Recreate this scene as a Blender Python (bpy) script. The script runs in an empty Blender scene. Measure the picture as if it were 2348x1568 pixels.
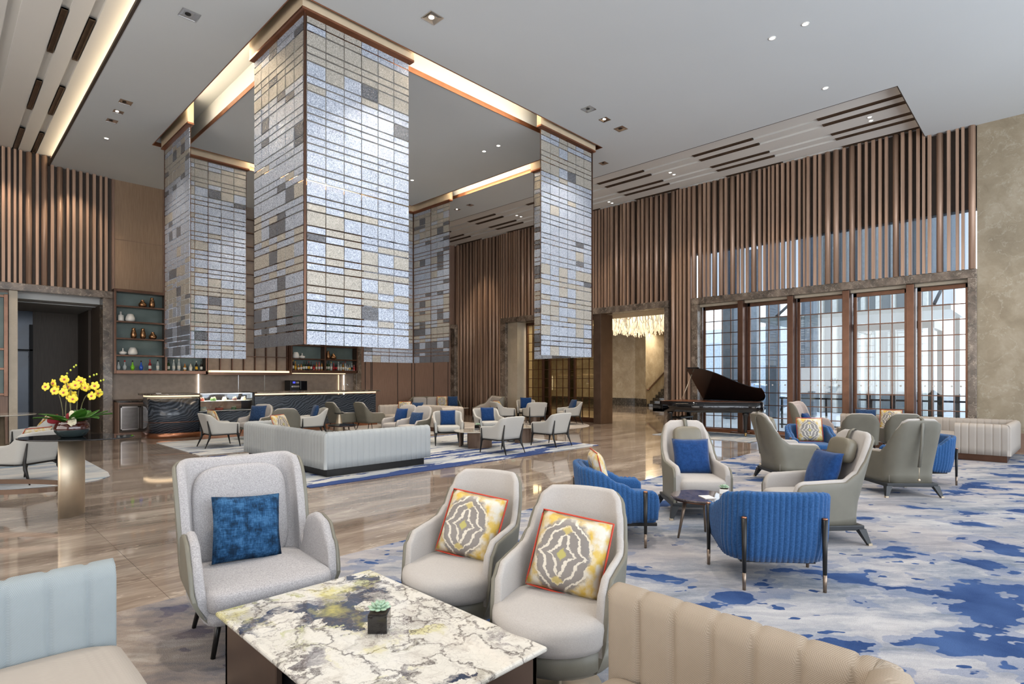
import bpy, bmesh, math, random
from mathutils import Vector, Matrix
R = math.radians
rnd = random.Random(7)
sc = bpy.context.scene
COL = sc.collection

# ------------------------------------------------------------------ camera
cd = bpy.data.cameras.new('camera'); cam = bpy.data.objects.new('camera', cd); COL.objects.link(cam)
cam.location = (0, 0, 1.6); cam.rotation_euler = (R(90), 0, R(44.14 - 90))
cd.sensor_width = 36; cd.lens = 1289 / 2348 * 36; cd.shift_y = (868 - 784) / 2348
cd.clip_start = 0.05; cd.clip_end = 400
sc.camera = cam
# ------------------------------------------------------------------ view, light, world
sc.view_settings.view_transform = 'Standard'; sc.view_settings.look = 'None'
sc.view_settings.gamma = 1; sc.view_settings.use_curve_mapping = False
sc.view_settings.exposure = 0.36
cy = sc.cycles
cy.max_bounces = 6; cy.diffuse_bounces = 3; cy.glossy_bounces = 3; cy.transmission_bounces = 4
cy.transparent_max_bounces = 8; cy.use_denoising = True; cy.sample_clamp_indirect = 6
cy.caustics_reflective = False; cy.caustics_refractive = False
cy.use_adaptive_sampling = True; cy.adaptive_threshold = 0.05
w = bpy.data.worlds.new('world'); sc.world = w; w.use_nodes = True
wn = w.node_tree; wn.nodes.clear()
wo = wn.nodes.new('ShaderNodeOutputWorld'); wb = wn.nodes.new('ShaderNodeBackground')
wt = wn.nodes.new('ShaderNodeTexCoord'); wsx = wn.nodes.new('ShaderNodeSeparateXYZ'); wr = wn.nodes.new('ShaderNodeValToRGB')
wn.links.new(wt.outputs['Generated'], wsx.inputs[0]); wn.links.new(wsx.outputs['Z'], wr.inputs[0])
wr.color_ramp.elements[0].position = 0.0; wr.color_ramp.elements[0].color = (0.93, 0.965, 1.0, 1)
wr.color_ramp.elements[1].position = 0.7; wr.color_ramp.elements[1].color = (0.70, 0.82, 1.0, 1)
wn.links.new(wr.outputs[0], wb.inputs[0]); wb.inputs[1].default_value = 2.6
wn.links.new(wb.outputs[0], wo.inputs[0])


def lamp(name, kind, loc, rot, energy, col=(1, 1, 1), **k):
    l = bpy.data.lights.new(name, kind); l.energy = energy; l.color = col
    for a, b in k.items(): setattr(l, a, b)
    o = bpy.data.objects.new(name, l); COL.objects.link(o); o.location = loc; o.rotation_euler = rot
    return o


def portal(loc, rot, sx, sy):
    o = lamp('window_portal', 'AREA', loc, rot, 1, shape='RECTANGLE', size=sx, size_y=sy)
    o.data.cycles.is_portal = True


portal((4, -5.3, 3.6), (R(90), 0, 0), 21, 6.8)
portal((16.9, 4.6, 3.0), (R(90), 0, R(90)), 7.0, 6.0)
# daylight pouring through the tall glazing behind the camera
lamp('daylight_through_glazing', 'AREA', (5, -4.7, 3.4), (R(90), 0, 0), 620, (0.86, 0.93, 1.0), shape='RECTANGLE', size=20, size_y=6.2)
lamp('fill_light_left', 'AREA', (-5.7, 6, 3.2), (R(90), 0, R(-90)), 520, (1.0, 0.96, 0.91), shape='RECTANGLE', size=12, size_y=5)  # added soft fill from the left; that wall has no opening

# ------------------------------------------------------------------ materials


class NT:
    def __init__(s, name):
        s.m = bpy.data.materials.new(name); s.m.use_nodes = True; s.t = s.m.node_tree
        s.b = s.t.nodes['Principled BSDF']; s.out = s.t.nodes['Material Output']; s.co = None

    def n(s, typ, **k):
        x = s.t.nodes.new('ShaderNode' + typ)
        for a, b in k.items():
            if a.startswith('i_'):
                key = a[2:]; key = int(key) if key.isdigit() else key
                x.inputs[key].default_value = b
            else: setattr(x, a, b)
        return x

    def l(s, a, b): s.t.links.new(a, b)

    def coord(s, scale=(1, 1, 1), rot=(0, 0, 0), loc=(0, 0, 0), kind='Object'):
        c = s.n('TexCoord'); mp = s.n('Mapping')
        mp.inputs['Scale'].default_value = scale; mp.inputs['Rotation'].default_value = rot; mp.inputs['Location'].default_value = loc
        s.l(c.outputs[kind], mp.inputs[0]); return mp.outputs[0]

    def coord2(s, scale, ang):
        c = s.n('TexCoord'); a = s.n('Mapping'); b = s.n('Mapping'); a.inputs['Rotation'].default_value = (0, 0, ang); b.inputs['Scale'].default_value = scale
        s.l(c.outputs['Object'], a.inputs[0]); s.l(a.outputs[0], b.inputs[0]); return b.outputs[0]

    def noise(s, v, scale, detail=3, rough=.5, dist=0, out='Fac'):
        x = s.n('TexNoise'); x.inputs['Scale'].default_value = scale; x.inputs['Detail'].default_value = detail
        x.inputs['Roughness'].default_value = rough; x.inputs['Distortion'].default_value = dist
        s.l(v, x.inputs['Vector']); return x.outputs[out]

    def vor(s, v, scale, feat='F1', out='Distance', rand=1):
        x = s.n('TexVoronoi', feature=feat); x.inputs['Scale'].default_value = scale; x.inputs['Randomness'].default_value = rand
        s.l(v, x.inputs['Vector']); return x.outputs[out]

    def ramp(s, f, stops, interp='LINEAR'):
        x = s.n('ValToRGB'); r = x.color_ramp; r.interpolation = interp
        while len(r.elements) < len(stops): r.elements.new(.5)
        for e, (p, c) in zip(r.elements, stops):
            e.position = p; e.color = (c, c, c, 1) if isinstance(c, (int, float)) else (*c, 1)
        s.l(f, x.inputs[0]); return x.outputs[0]

    def mix(s, f, a, b, mode='MIX'):
        x = s.n('MixRGB', blend_type=mode)
        for i, v in ((0, f), (1, a), (2, b)):
            if isinstance(v, (int, float)): x.inputs[i].default_value = v if i == 0 else (v, v, v, 1)
            elif isinstance(v, tuple): x.inputs[i].default_value = (*v, 1)
            else: s.l(v, x.inputs[i])
        return x.outputs[0]

    def math(s, op, a, b=0.0, clamp=False):
        x = s.n('Math', operation=op, use_clamp=clamp)
        for i, v in ((0, a), (1, b)):
            if isinstance(v, (int, float)): x.inputs[i].default_value = v
            else: s.l(v, x.inputs[i])
        return x.outputs[0]

    def sep(s, v):
        x = s.n('SeparateXYZ'); s.l(v, x.inputs[0]); return x.outputs

    def vadd(s, v, c, amt):
        a = s.n('VectorMath', operation='SCALE'); s.l(c, a.inputs[0]); a.inputs['Scale'].default_value = amt
        b = s.n('VectorMath', operation='ADD'); s.l(v, b.inputs[0]); s.l(a.outputs[0], b.inputs[1]); return b.outputs[0]

    def bump(s, h, st=.3, d=.01):
        x = s.n('Bump'); x.inputs['Strength'].default_value = st; x.inputs['Distance'].default_value = d
        s.l(h, x.inputs['Height']); s.l(x.outputs[0], s.b.inputs['Normal'])

    def set(s, col=None, rough=None, metal=None, spec=None, **k):
        for key, v in (('Base Color', col), ('Roughness', rough), ('Metallic', metal), ('Specular IOR Level', spec), *[(a.replace('_', ' '), b) for a, b in k.items()]):
            if v is None: continue
            if isinstance(v, tuple): s.b.inputs[key].default_value = (*v, 1) if len(v) == 3 else v
            elif isinstance(v, (int, float)): s.b.inputs[key].default_value = v
            else: s.l(v, s.b.inputs[key])
        return s.m


def plain(name, col, rough=.5, metal=0, var=.12, scale=6, bump=0, bscale=200, spec=.5, **k):
    t = NT(name); v = t.coord(); f = t.noise(v, scale, 3)
    lo = tuple(c * (1 - var) for c in col); hi = tuple(min(1, c * (1 + var)) for c in col)
    c = t.ramp(f, [(.3, lo), (.7, hi)])
    if bump: t.bump(t.noise(v, bscale, 2), bump, .004)
    return t.set(c, rough, metal, spec, **k)


def fabric(name, c1, c2, scale=420, mott=60, bump=.35):
    t = NT(name); v = t.coord()
    a = t.noise(v, mott, 4, .7); b = t.noise(t.coord((1, 1, 6)), scale / 3, 2)
    f = t.math('ADD', t.math('MULTIPLY', a, .6), t.math('MULTIPLY', b, .4))
    c = t.ramp(f, [(.36, c1), (.62, c2)])
    t.bump(t.noise(v, scale, 2), bump, .003)
    return t.set(c, .92, 0, .15, Sheen_Weight=.15)


def weave(name, c1, c2, pitch=240):
    t = NT(name); q = t.sep(t.coord((pitch * 4, pitch * 4, pitch * 4)))
    ck = t.math('ADD', t.math('MULTIPLY', t.math('MULTIPLY', t.math('SINE', t.math('ADD', q[0], q[1])), t.math('SINE', q[2])), .5), .5); n = t.noise(t.coord(), 7, 4)
    c = t.mix(t.math('MULTIPLY', n, .5), t.ramp(ck, [(.15, c2), (.7, c1)]), c1)
    t.bump(t.math('SUBTRACT', 1, ck), .4, .0015)
    return t.set(c, .95, 0, .1)


def emis(name, col, st):
    t = NT(name); return t.set(col, .5, 0, None, Emission_Color=(*col, 1), Emission_Strength=st)


MT = {}
MT['cream'] = fabric('cream_linen', (.355, .33, .305), (.42, .39, .365), 420, 170)
MT['cream_cool'] = fabric('light_grey_linen', (.41, .40, .375), (.48, .47, .44), 420, 170)
MT['wool'] = fabric('grey_wool', (.23, .222, .225), (.44, .42, .42), 420, 150)
MT['mauve'] = fabric('mauve_wool', (.30, .245, .22), (.44, .37, .34), 300, 110)
MT['taupe'] = plain('taupe_leather', (.145, .135, .104), .48, 0, .08, 5, .15, 300)
MT['blue'] = fabric('royal_blue_fabric', (.011, .048, .145), (.032, .105, .255), 300, 90)
MT['bluepil'] = fabric('royal_blue_cushion_fabric', (.004, .024, .095), (.011, .05, .165), 300, 30)
MT['navypil'] = fabric('navy_chenille', (.004, .015, .05), (.03, .07, .16), 200, 40)
MT['ice'] = weave('pale_grey_weave', (.22, .25, .258), (.36, .395, .405))
MT['oat'] = weave('oatmeal_weave', (.27, .22, .165), (.45, .375, .30))
MT['beigechan'] = weave('beige_channel_fabric', (.36, .32, .28), (.49, .44, .39))
MT['sofa_grey'] = weave('light_grey_channel_fabric', (.32, .34, .345), (.44, .465, .475))
MT['black'] = plain('black_metal', (.012, .011, .010), .38, .3, .2)
MT['char'] = plain('charcoal_wood', (.016, .018, .02), .5, 0, .2)
MT['brass'] = plain('brushed_brass', (.60, .50, .37), .48, .9, .08)
MT['bronze'] = plain('brown_bronze', (.14, .075, .05), .30, .85, .12)
MT['sleeve'] = plain('aged_bronze', (.27, .205, .155), .35, .8, .1)
MT['copper'] = plain('copper_trim', (.42, .19, .11), .28, .9, .1)
MT['tabbr'] = plain('bronze_table_metal', (.17, .115, .085), .33, .8, .12, 3)
MT['chrome'] = plain('chrome', (.7, .7, .7), .12, 1, .03)
MT['white'] = plain('white_ceramic', (.80, .78, .74), .25, 0, .03)
MT['plaster'] = plain('ceiling_paint', (.575, .60, .61), .9, 0, .015, .5)
MT['whitep'] = plain('white_panel_paint', (.70, .685, .65), .6, 0, .02, .5)
MT['soffit'] = plain('champagne_metal', (.66, .53, .37), .5, .15, .04)
MT['dark'] = plain('dark_void_and_frame', (.012, .011, .012), .6, 0, .1)  # near-black that paints shade into hollows; also joints and a door frame
MT['backing'] = plain('dark_brown_backing', (.05, .035, .025), .6, 0, .1)
MT['teal'] = plain('teal_back_panel', (.15, .20, .19), .5, 0, .15, 3)
MT['blackglass'] = plain('black_glass', (.008, .008, .01), .03, 0, .1)
MT['piano'] = plain('piano_lacquer', (.004, .004, .005), .06, 0, .1, 3, Coat_Weight=.6)
MT['gold'] = plain('gold_plate', (.75, .5, .2), .3, 1, .1)
MT['warm'] = emis('warm_light', (1, .76, .48), 9)
MT['warmsoft'] = emis('warm_light_bar', (1, .74, .46), 1.15)
MT['wht'] = emis('white_light', (1, .95, .86), 5)
MT['strip'] = emis('cove_light', (1, .80, .55), 7)


def m_slat(name, c1, c2):
    t = NT(name); v = t.coord((9, 9, .15)); f = t.noise(v, 4, 3)
    return t.set(t.ramp(f, [(.3, c1), (.7, c2)]), .42, .25, .5)


MT['slat'] = m_slat('brown_slat_metal', (.33, .21, .145), (.52, .355, .26))


def m_floor():
    t = NT('brown_marble_floor')
    v = t.coord((.35, 1.6, 1)); d = t.noise(v, 1.3, 4, .6, out='Color'); vv = t.vadd(v, d, .9)
    base = t.ramp(t.noise(vv, 1.6, 8, .62), [(.30, (.122, .093, .074)), (.5, (.26, .208, .17)), (.70, (.46, .395, .33))])
    vein = t.ramp(t.noise(t.vadd(t.coord((.4, 2.2, 1), (0, 0, .25)), d, .6), 1.5, 5, .55), [(.492, 0.), (.5, 1.), (.508, 0.)])
    c = t.mix(t.math('MULTIPLY', vein, .45), base, (.66, .58, .48))
    x = t.coord((1 / 1.2, 1 / .9, 1)); s = t.sep(x)
    gx = t.math('LESS_THAN', t.math('FRACT', s[0]), .004); gy = t.math('LESS_THAN', t.math('FRACT', s[1]), .005)
    wn_ = t.n('TexWhiteNoise', noise_dimensions='2D'); sn = t.n('VectorMath', operation='FLOOR'); t.l(x, sn.inputs[0]); t.l(sn.outputs[0], wn_.inputs['Vector'])
    c = t.mix(t.math('MULTIPLY', wn_.outputs['Value'], .22), c, (.13, .10, .08))
    c = t.mix(t.math('MULTIPLY', t.math('MAXIMUM', gx, gy), .6), c, (.07, .05, .035))
    return t.set(c, .045, 0, .85)


MT['floor'] = m_floor()


def m_stone(name, cs, scale=1.0, rough=.3, vein=(.6, .52, .42), va=.3, rot=0.5):
    t = NT(name); v = t.coord((scale, scale, scale), (rot, rot, rot)); d = t.noise(v, 1.2, 5, .6, out='Color'); vv = t.vadd(v, d, .8)
    n = len(cs); base = t.ramp(t.noise(vv, 2.0, 9, .65), [(.25 + .5 * i / (n - 1), c) for i, c in enumerate(cs)])
    ve = t.ramp(t.noise(t.vadd(v, d, 1.4), 2.2, 5), [(.485, 0.), (.5, 1.), (.515, 0.)])
    return t.set(t.mix(t.math('MULTIPLY', ve, va), base, vein), rough, 0, .5)


MT['jamb'] = m_stone('brown_emperador_marble', [(.03, .024, .02), (.10, .078, .06), (.20, .155, .12), (.38, .31, .24)], 1.6, .25, (.55, .46, .36), .5)
MT['beigestone'] = m_stone('beige_stone', [(.22, .175, .115), (.31, .255, .175), (.42, .36, .27)], .9, .5, (.50, .46, .37), .4)
MT['creamstone'] = m_stone('cream_stone', [(.40, .34, .25), (.52, .45, .35)], 1.2, .4)
MT['darkstone'] = m_stone('dark_stone', [(.012, .011, .010), (.05, .045, .04)], 1.5, .15)


def m_counter():
    t = NT('black_wave_marble'); v = t.coord((1, 1, 1.3), (0, .5, 0))
    d = t.noise(v, .7, 3, .5, out='Color'); vv = t.vadd(v, d, 1.2)
    x = t.n('TexWave', wave_type='BANDS', bands_direction='Z'); x.inputs['Scale'].default_value = 3.6; x.inputs['Distortion'].default_value = 4.0; x.inputs['Detail'].default_value = 4; x.inputs['Detail Scale'].default_value = 1.4
    t.l(vv, x.inputs[0])
    return t.set(t.ramp(x.outputs['Fac'], [(.0, (.024, .030, .038)), (.5, (.045, .056, .074)), (.88, (.062, .077, .10)), (1., (.105, .12, .145))]), .18, 0, .5)


MT['counter'] = m_counter()


def m_wood(name, c1, c2, z=.25):
    t = NT(name); v = t.coord((14, 14, z * 3)); f = t.noise(v, 3.2, 6, .6)
    return t.set(t.ramp(f, [(.3, c1), (.7, c2)]), .45, 0, .4)


MT['wood'] = m_wood('brown_wood_panel', (.20, .125, .09), (.29, .185, .135))
MT['woodlight'] = m_wood('olive_brown_panel', (.24, .16, .10), (.32, .22, .145))
MT['panel'] = plain('taupe_leather_panel', (.26, .205, .165), .6, 0, .12, 8)
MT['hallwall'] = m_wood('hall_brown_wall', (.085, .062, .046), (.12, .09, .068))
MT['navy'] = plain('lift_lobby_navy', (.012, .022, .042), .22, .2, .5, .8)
MT['steel'] = plain('brushed_steel', (.42, .38, .36), .3, .9, .08)
MT['slotdark'] = plain('brown_slot_lining', (.10, .065, .04), .4, .5, .2)


def m_tabletop():
    t = NT('white_breccia_marble'); v = t.coord((1, 1, 1)); d = t.noise(v, 2.6, 6, .62, out='Color'); vv = t.vadd(v, d, .55)
    d2 = t.noise(v, 7, 5, .6, out='Color'); v3 = t.vadd(vv, d2, .10)
    edge = t.vor(v3, 3.6, 'DISTANCE_TO_EDGE', 'Distance'); e2 = t.vor(t.vadd(vv, d2, .16), 11, 'DISTANCE_TO_EDGE', 'Distance')
    cs = t.sep(t.vor(v3, 6.0, 'F1', 'Color'))
    ns = t.noise(vv, 6, 8, .65); fine = t.noise(v3, 30, 7, .72)
    base = t.ramp(ns, [(.3, (.46, .42, .37)), (.48, (.64, .61, .545)), (.75, (.56, .535, .48))])
    kind = t.ramp(cs[0], [(.0, (.42, .39, .33)), (.22, (.40, .40, .22)), (.40, (.56, .52, .30)), (.52, (.035, .045, .075)), (.70, (.12, .11, .11)), (.84, (.27, .25, .24))], 'CONSTANT')
    kind = t.mix(.75, kind, fine, 'OVERLAY')
    busy = t.ramp(t.noise(vv, 2.4, 5, .6), [(.43, 0.), (.51, 1.)])
    km = t.math('MULTIPLY', busy, t.ramp(cs[1], [(.42, 0.), (.46, 1.)]))
    c = t.mix(km, base, kind)
    thin = t.ramp(e2, [(0., .8), (.02, .4), (.045, 0.)])
    c = t.mix(t.math('MULTIPLY', thin, t.math('ADD', t.math('MULTIPLY', busy, .8), .2)), c, (.08, .055, .06))
    c = t.mix(t.math('MULTIPLY', t.ramp(edge, [(0., .95), (.02, .7), (.05, 0.)]), t.ramp(fine, [(.4, .25), (.55, 1.)])), c, (.09, .075, .07))
    fl = t.ramp(t.noise(t.vadd(t.coord((2.5, .8, 1), (0, 0, .6)), d, .5), 4.2, 3, .5), [(.485, 0.), (.5, .35), (.515, 0.)])
    c = t.mix(fl, c, (.30, .25, .24))
    yl = t.ramp(t.noise(t.coord((1, 1, 1), (0, 0, 0), (.7, .4, 0)), 2.0, 6, .65), [(.565, 0.), (.68, .75)])
    c = t.mix(yl, c, (.56, .50, .12))
    return t.set(c, .07, 0, .5)


MT['tabletop'] = m_tabletop()
MT['darkmarble'] = m_stone('dark_brown_marble_top', [(.02, .018, .02), (.07, .055, .055), (.14, .11, .10)], 6, .05, (.3, .26, .24), .4)
MT['palemarble'] = m_stone('pale_marble_top', [(.42, .38, .32), (.62, .58, .50)], 5, .07, (.2, .15, .12), .6)


def m_rug(name, kind):
    t = NT(name); v = t.coord()
    d = t.noise(v, 2.2, 4, .6, out='Color')
    sx = (.55, 2.2, 1)
    soft = t.noise(t.vadd(t.coord2(sx, R(46)) if kind == 'big' else t.coord(sx), d, .5), 1.1 if kind != 'big' else 1.7, 8, .66)
    pile = t.noise(v, 160, 2)
    if kind == 'big':
        base = t.ramp(soft, [(.33, (.13, .155, .19)), (.43, (.225, .245, .285)), (.52, (.34, .34, .355)), (.64, (.44, .43, .43))])
        warmm = t.ramp(t.noise(v, .5, 3), [(.45, 0.), (.6, .5)]); base = t.mix(warmm, base, (.34, .30, .29))
        y = t.sep(v)[1]; x = t.sep(v)[0]
        blob = t.noise(t.vadd(t.coord2((.85, 1.35, 1), R(46)), d, .26), 2.3, 4, .45)
        bias = t.ramp(t.math('MULTIPLY', t.math('ADD', y, 1.5), .2), [(.26, .15), (.42, .05), (.54, -.012), (.9, -.005), (1., .03)])
        mask = t.ramp(t.math('ADD', blob, bias), [(.625, 0.), (.632, 1.)])
        dots = t.ramp(t.noise(t.vadd(t.coord2((.8, 1.5, 1), R(46)), d, .2), 5.5, 2, .4), [(.685, 0.), (.69, 1.)]); mask = t.math('MAXIMUM', mask, dots)
        halo = t.ramp(t.math('ADD', blob, bias), [(.56, 0.), (.565, .55)])
        base = t.mix(halo, base, (.145, .18, .27))
        c = t.mix(mask, base, t.ramp(t.noise(v, 3, 3), [(.3, (.022, .048, .135)), (.7, (.05, .095, .22))]))
        brn = t.ramp(x, [(.0, .8), (1., .8)]); 
        bx = t.n('MapRange'); t.l(x, bx.inputs[0]); bx.inputs[1].default_value = .8; bx.inputs[2].default_value = 2.3; bx.inputs[3].default_value = .8; bx.inputs[4].default_value = 0
        brown = t.ramp(soft, [(.36, (.07, .065, .075)), (.46, (.17, .135, .12)), (.56, (.235, .18, .14)), (.68, (.36, .31, .26))])
        c = t.mix(bx.outputs[0], c, brown)
    else:
        st = t.noise(t.vadd(t.coord((.35, 2.6, 1)), d, .45), 1.3, 5, .55)
        base = t.ramp(soft, [(.35, (.22, .26, .32)), (.47, (.38, .40, .42)), (.6, (.48, .475, .455))])
        y = t.sep(v)[1]
        if kind == 'mid':
            bias = t.ramp(t.math('MULTIPLY', t.math('SUBTRACT', y, 7.5), .25), [(.08, .11), (.42, .03), (.9, .01)])
            m = t.ramp(t.math('ADD', st, bias), [(.575, 0.), (.60, 1.)])
            c = t.mix(m, base, (.035, .06, .165))
        elif kind == 'bar':
            m = t.ramp(st, [(.55, 0.), (.60, .85)]); c = t.mix(m, base, (.05, .065, .12))
        elif kind == 'plain':
            c = t.ramp(soft, [(.35, (.36, .33, .31)), (.6, (.50, .47, .44))])
        else:
            m = t.ramp(st, [(.57, 0.), (.64, .8)]); c = t.mix(m, base, (.13, .22, .32))
    c = t.mix(.25, c, pile, 'OVERLAY')
    t.bump(pile, .5, .006)
    return t.set(c, .97, 0, .08)


MT['rugbig'] = m_rug('blue_abstract_carpet', 'big'); MT['rugmid'] = m_rug('blue_streak_rug', 'mid')
MT['rugbar'] = m_rug('grey_navy_streak_rug', 'bar'); MT['rugplain'] = m_rug('plain_grey_rug', 'plain'); MT['rugleft'] = m_rug('pale_blue_streak_rug', 'left')


def m_ikat():
    t = NT('ikat_print_fabric'); v = t.coord()
    dn = t.noise(v, 45, 3, .6, out='Color'); v2 = t.vadd(v, dn, .034)
    s = t.sep(v2); ax = t.math('ABSOLUTE', t.math('ADD', s[0], -.0)); az = t.math('ABSOLUTE', t.math('ADD', s[2], -.0))
    dm = t.math('ADD', t.math('MULTIPLY', ax, 1.25), az)
    ring = t.math('SINE', t.math('ADD', t.math('MULTIPLY', dm, 84), t.math('MULTIPLY', t.math('SINE', t.math('MULTIPLY', az, 48)), 1.6)))
    motif = t.ramp(ring, [(.60, 0.), (.78, 1.)])
    c = t.mix(motif, (.20, .18, .165), (.58, .53, .44))
    cen = t.ramp(dm, [(.030, 1.), (.040, 0.)]); c = t.mix(cen, c, (.38, .34, .10))
    loz = t.ramp(t.math('ADD', t.math('MULTIPLY', ax, 1.2), t.math('MULTIPLY', t.math('ABSOLUTE', t.math('SUBTRACT', az, .13)), 1.4)), [(.03, 1.), (.045, 0.)])
    c = t.mix(t.math('MULTIPLY', loz, .8), c, (.48, .38, .12))
    far = t.math('ADD', t.math('MULTIPLY', t.math('POWER', t.math('MULTIPLY', ax, 5.0), 2), 1.), t.math('MULTIPLY', t.math('POWER', t.math('MULTIPLY', az, 4.6), 2), .8))
    c = t.mix(t.ramp(t.math('ADD', far, t.math('MULTIPLY', t.noise(v, 26, 3), .5)), [(.78, 0.), (.95, 1.)]), c, t.ramp(t.noise(v, 16, 4), [(.40, (.56, .52, .44)), (.62, (.52, .35, .06))]))
    return t.set(c, .42, 0, .4)


MT['ikat'] = m_ikat()
MT['redpipe'] = plain('red_piping', (.45, .04, .015), .6)


def m_chen():
    t = NT('blue_chenille_fabric'); v = t.coord()
    a = t.noise(t.coord((1, 1, 9)), 22, 4, .7); b = t.noise(t.coord((9, 1, 1)), 22, 4, .7); k = t.noise(v, 14, 4, .6)
    c = t.ramp(t.math('MULTIPLY', t.math('ADD', a, b), k), [(.34, (.006, .018, .04)), (.5, (.014, .055, .13)), (.68, (.04, .12, .24))])
    t.bump(t.noise(v, 300, 2), .4, .004); return t.set(c, .9, 0, .15)


MT['chen'] = m_chen()


def m_glass(name, tint, ior_mix=.12, transp=(1, 1, 1)):
    t = NT(name); tr = t.n('BsdfTransparent'); tr.inputs[0].default_value = (*transp, 1)
    gl = t.n('BsdfGlossy'); gl.inputs[0].default_value = (*tint, 1); gl.inputs['Roughness'].default_value = .02
    fr = t.n('Fresnel'); fr.inputs[0].default_value = 1.45; mx = t.n('MixShader')
    t.l(t.math('ADD', fr.outputs[0], ior_mix - .04), mx.inputs[0]); t.l(tr.outputs[0], mx.inputs[1]); t.l(gl.outputs[0], mx.inputs[2]); t.l(mx.outputs[0], t.out.inputs[0])
    return t.m


MT['glass'] = m_glass('window_glass', (.9, .95, 1), .08, (.93, .96, .97))
MT['tintglass'] = m_glass('tinted_clerestory_glass', (.7, .75, .8), .10, (.50, .54, .58))
MT['bronzeglass'] = m_glass('bronze_screen_glass', (.55, .5, .38), .06, (.86, .82, .68))


def m_pane(name, c1, c2, tr_amt, metal):
    t = NT(name); v = t.n('NewGeometry').outputs['Position']
    f = t.noise(t.vadd(v, t.noise(v, 14, 2, out='Color'), .06), 62, 3, .6)
    t.bump(t.noise(v, 95, 3, .6, .6), .85, .009)
    cc = t.ramp(f, [(.35, c1), (.5, tuple((a + b) / 2 for a, b in zip(c1, c2))), (.62, c2)])
    t.set(cc, .24, metal, .7)
    tr = t.n('BsdfTransparent'); tr.inputs[0].default_value = (.85, .88, .92, 1); mx = t.n('MixShader'); mx.inputs[0].default_value = 1 - tr_amt
    t.l(tr.outputs[0], mx.inputs[1]); t.l(t.b.outputs[0], mx.inputs[2]); t.l(mx.outputs[0], t.out.inputs[0])
    return t.m


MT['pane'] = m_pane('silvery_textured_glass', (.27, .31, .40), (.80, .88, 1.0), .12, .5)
MT['pane2'] = m_pane('warm_reflection_glass', (.34, .32, .285), (.68, .645, .57), .10, .4)  # warm reflections put into the tint of the glass
MT['pane3'] = m_pane('dark_textured_glass', (.09, .095, .105), (.30, .31, .34), .28, .35)
MT['icicle'] = NT('crystal_rod').set((.95, .88, .74), .15, 0, .6, Emission_Color=(1, .90, .74, 1), Emission_Strength=.16)

# ------------------------------------------------------------------ mesh helpers


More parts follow.
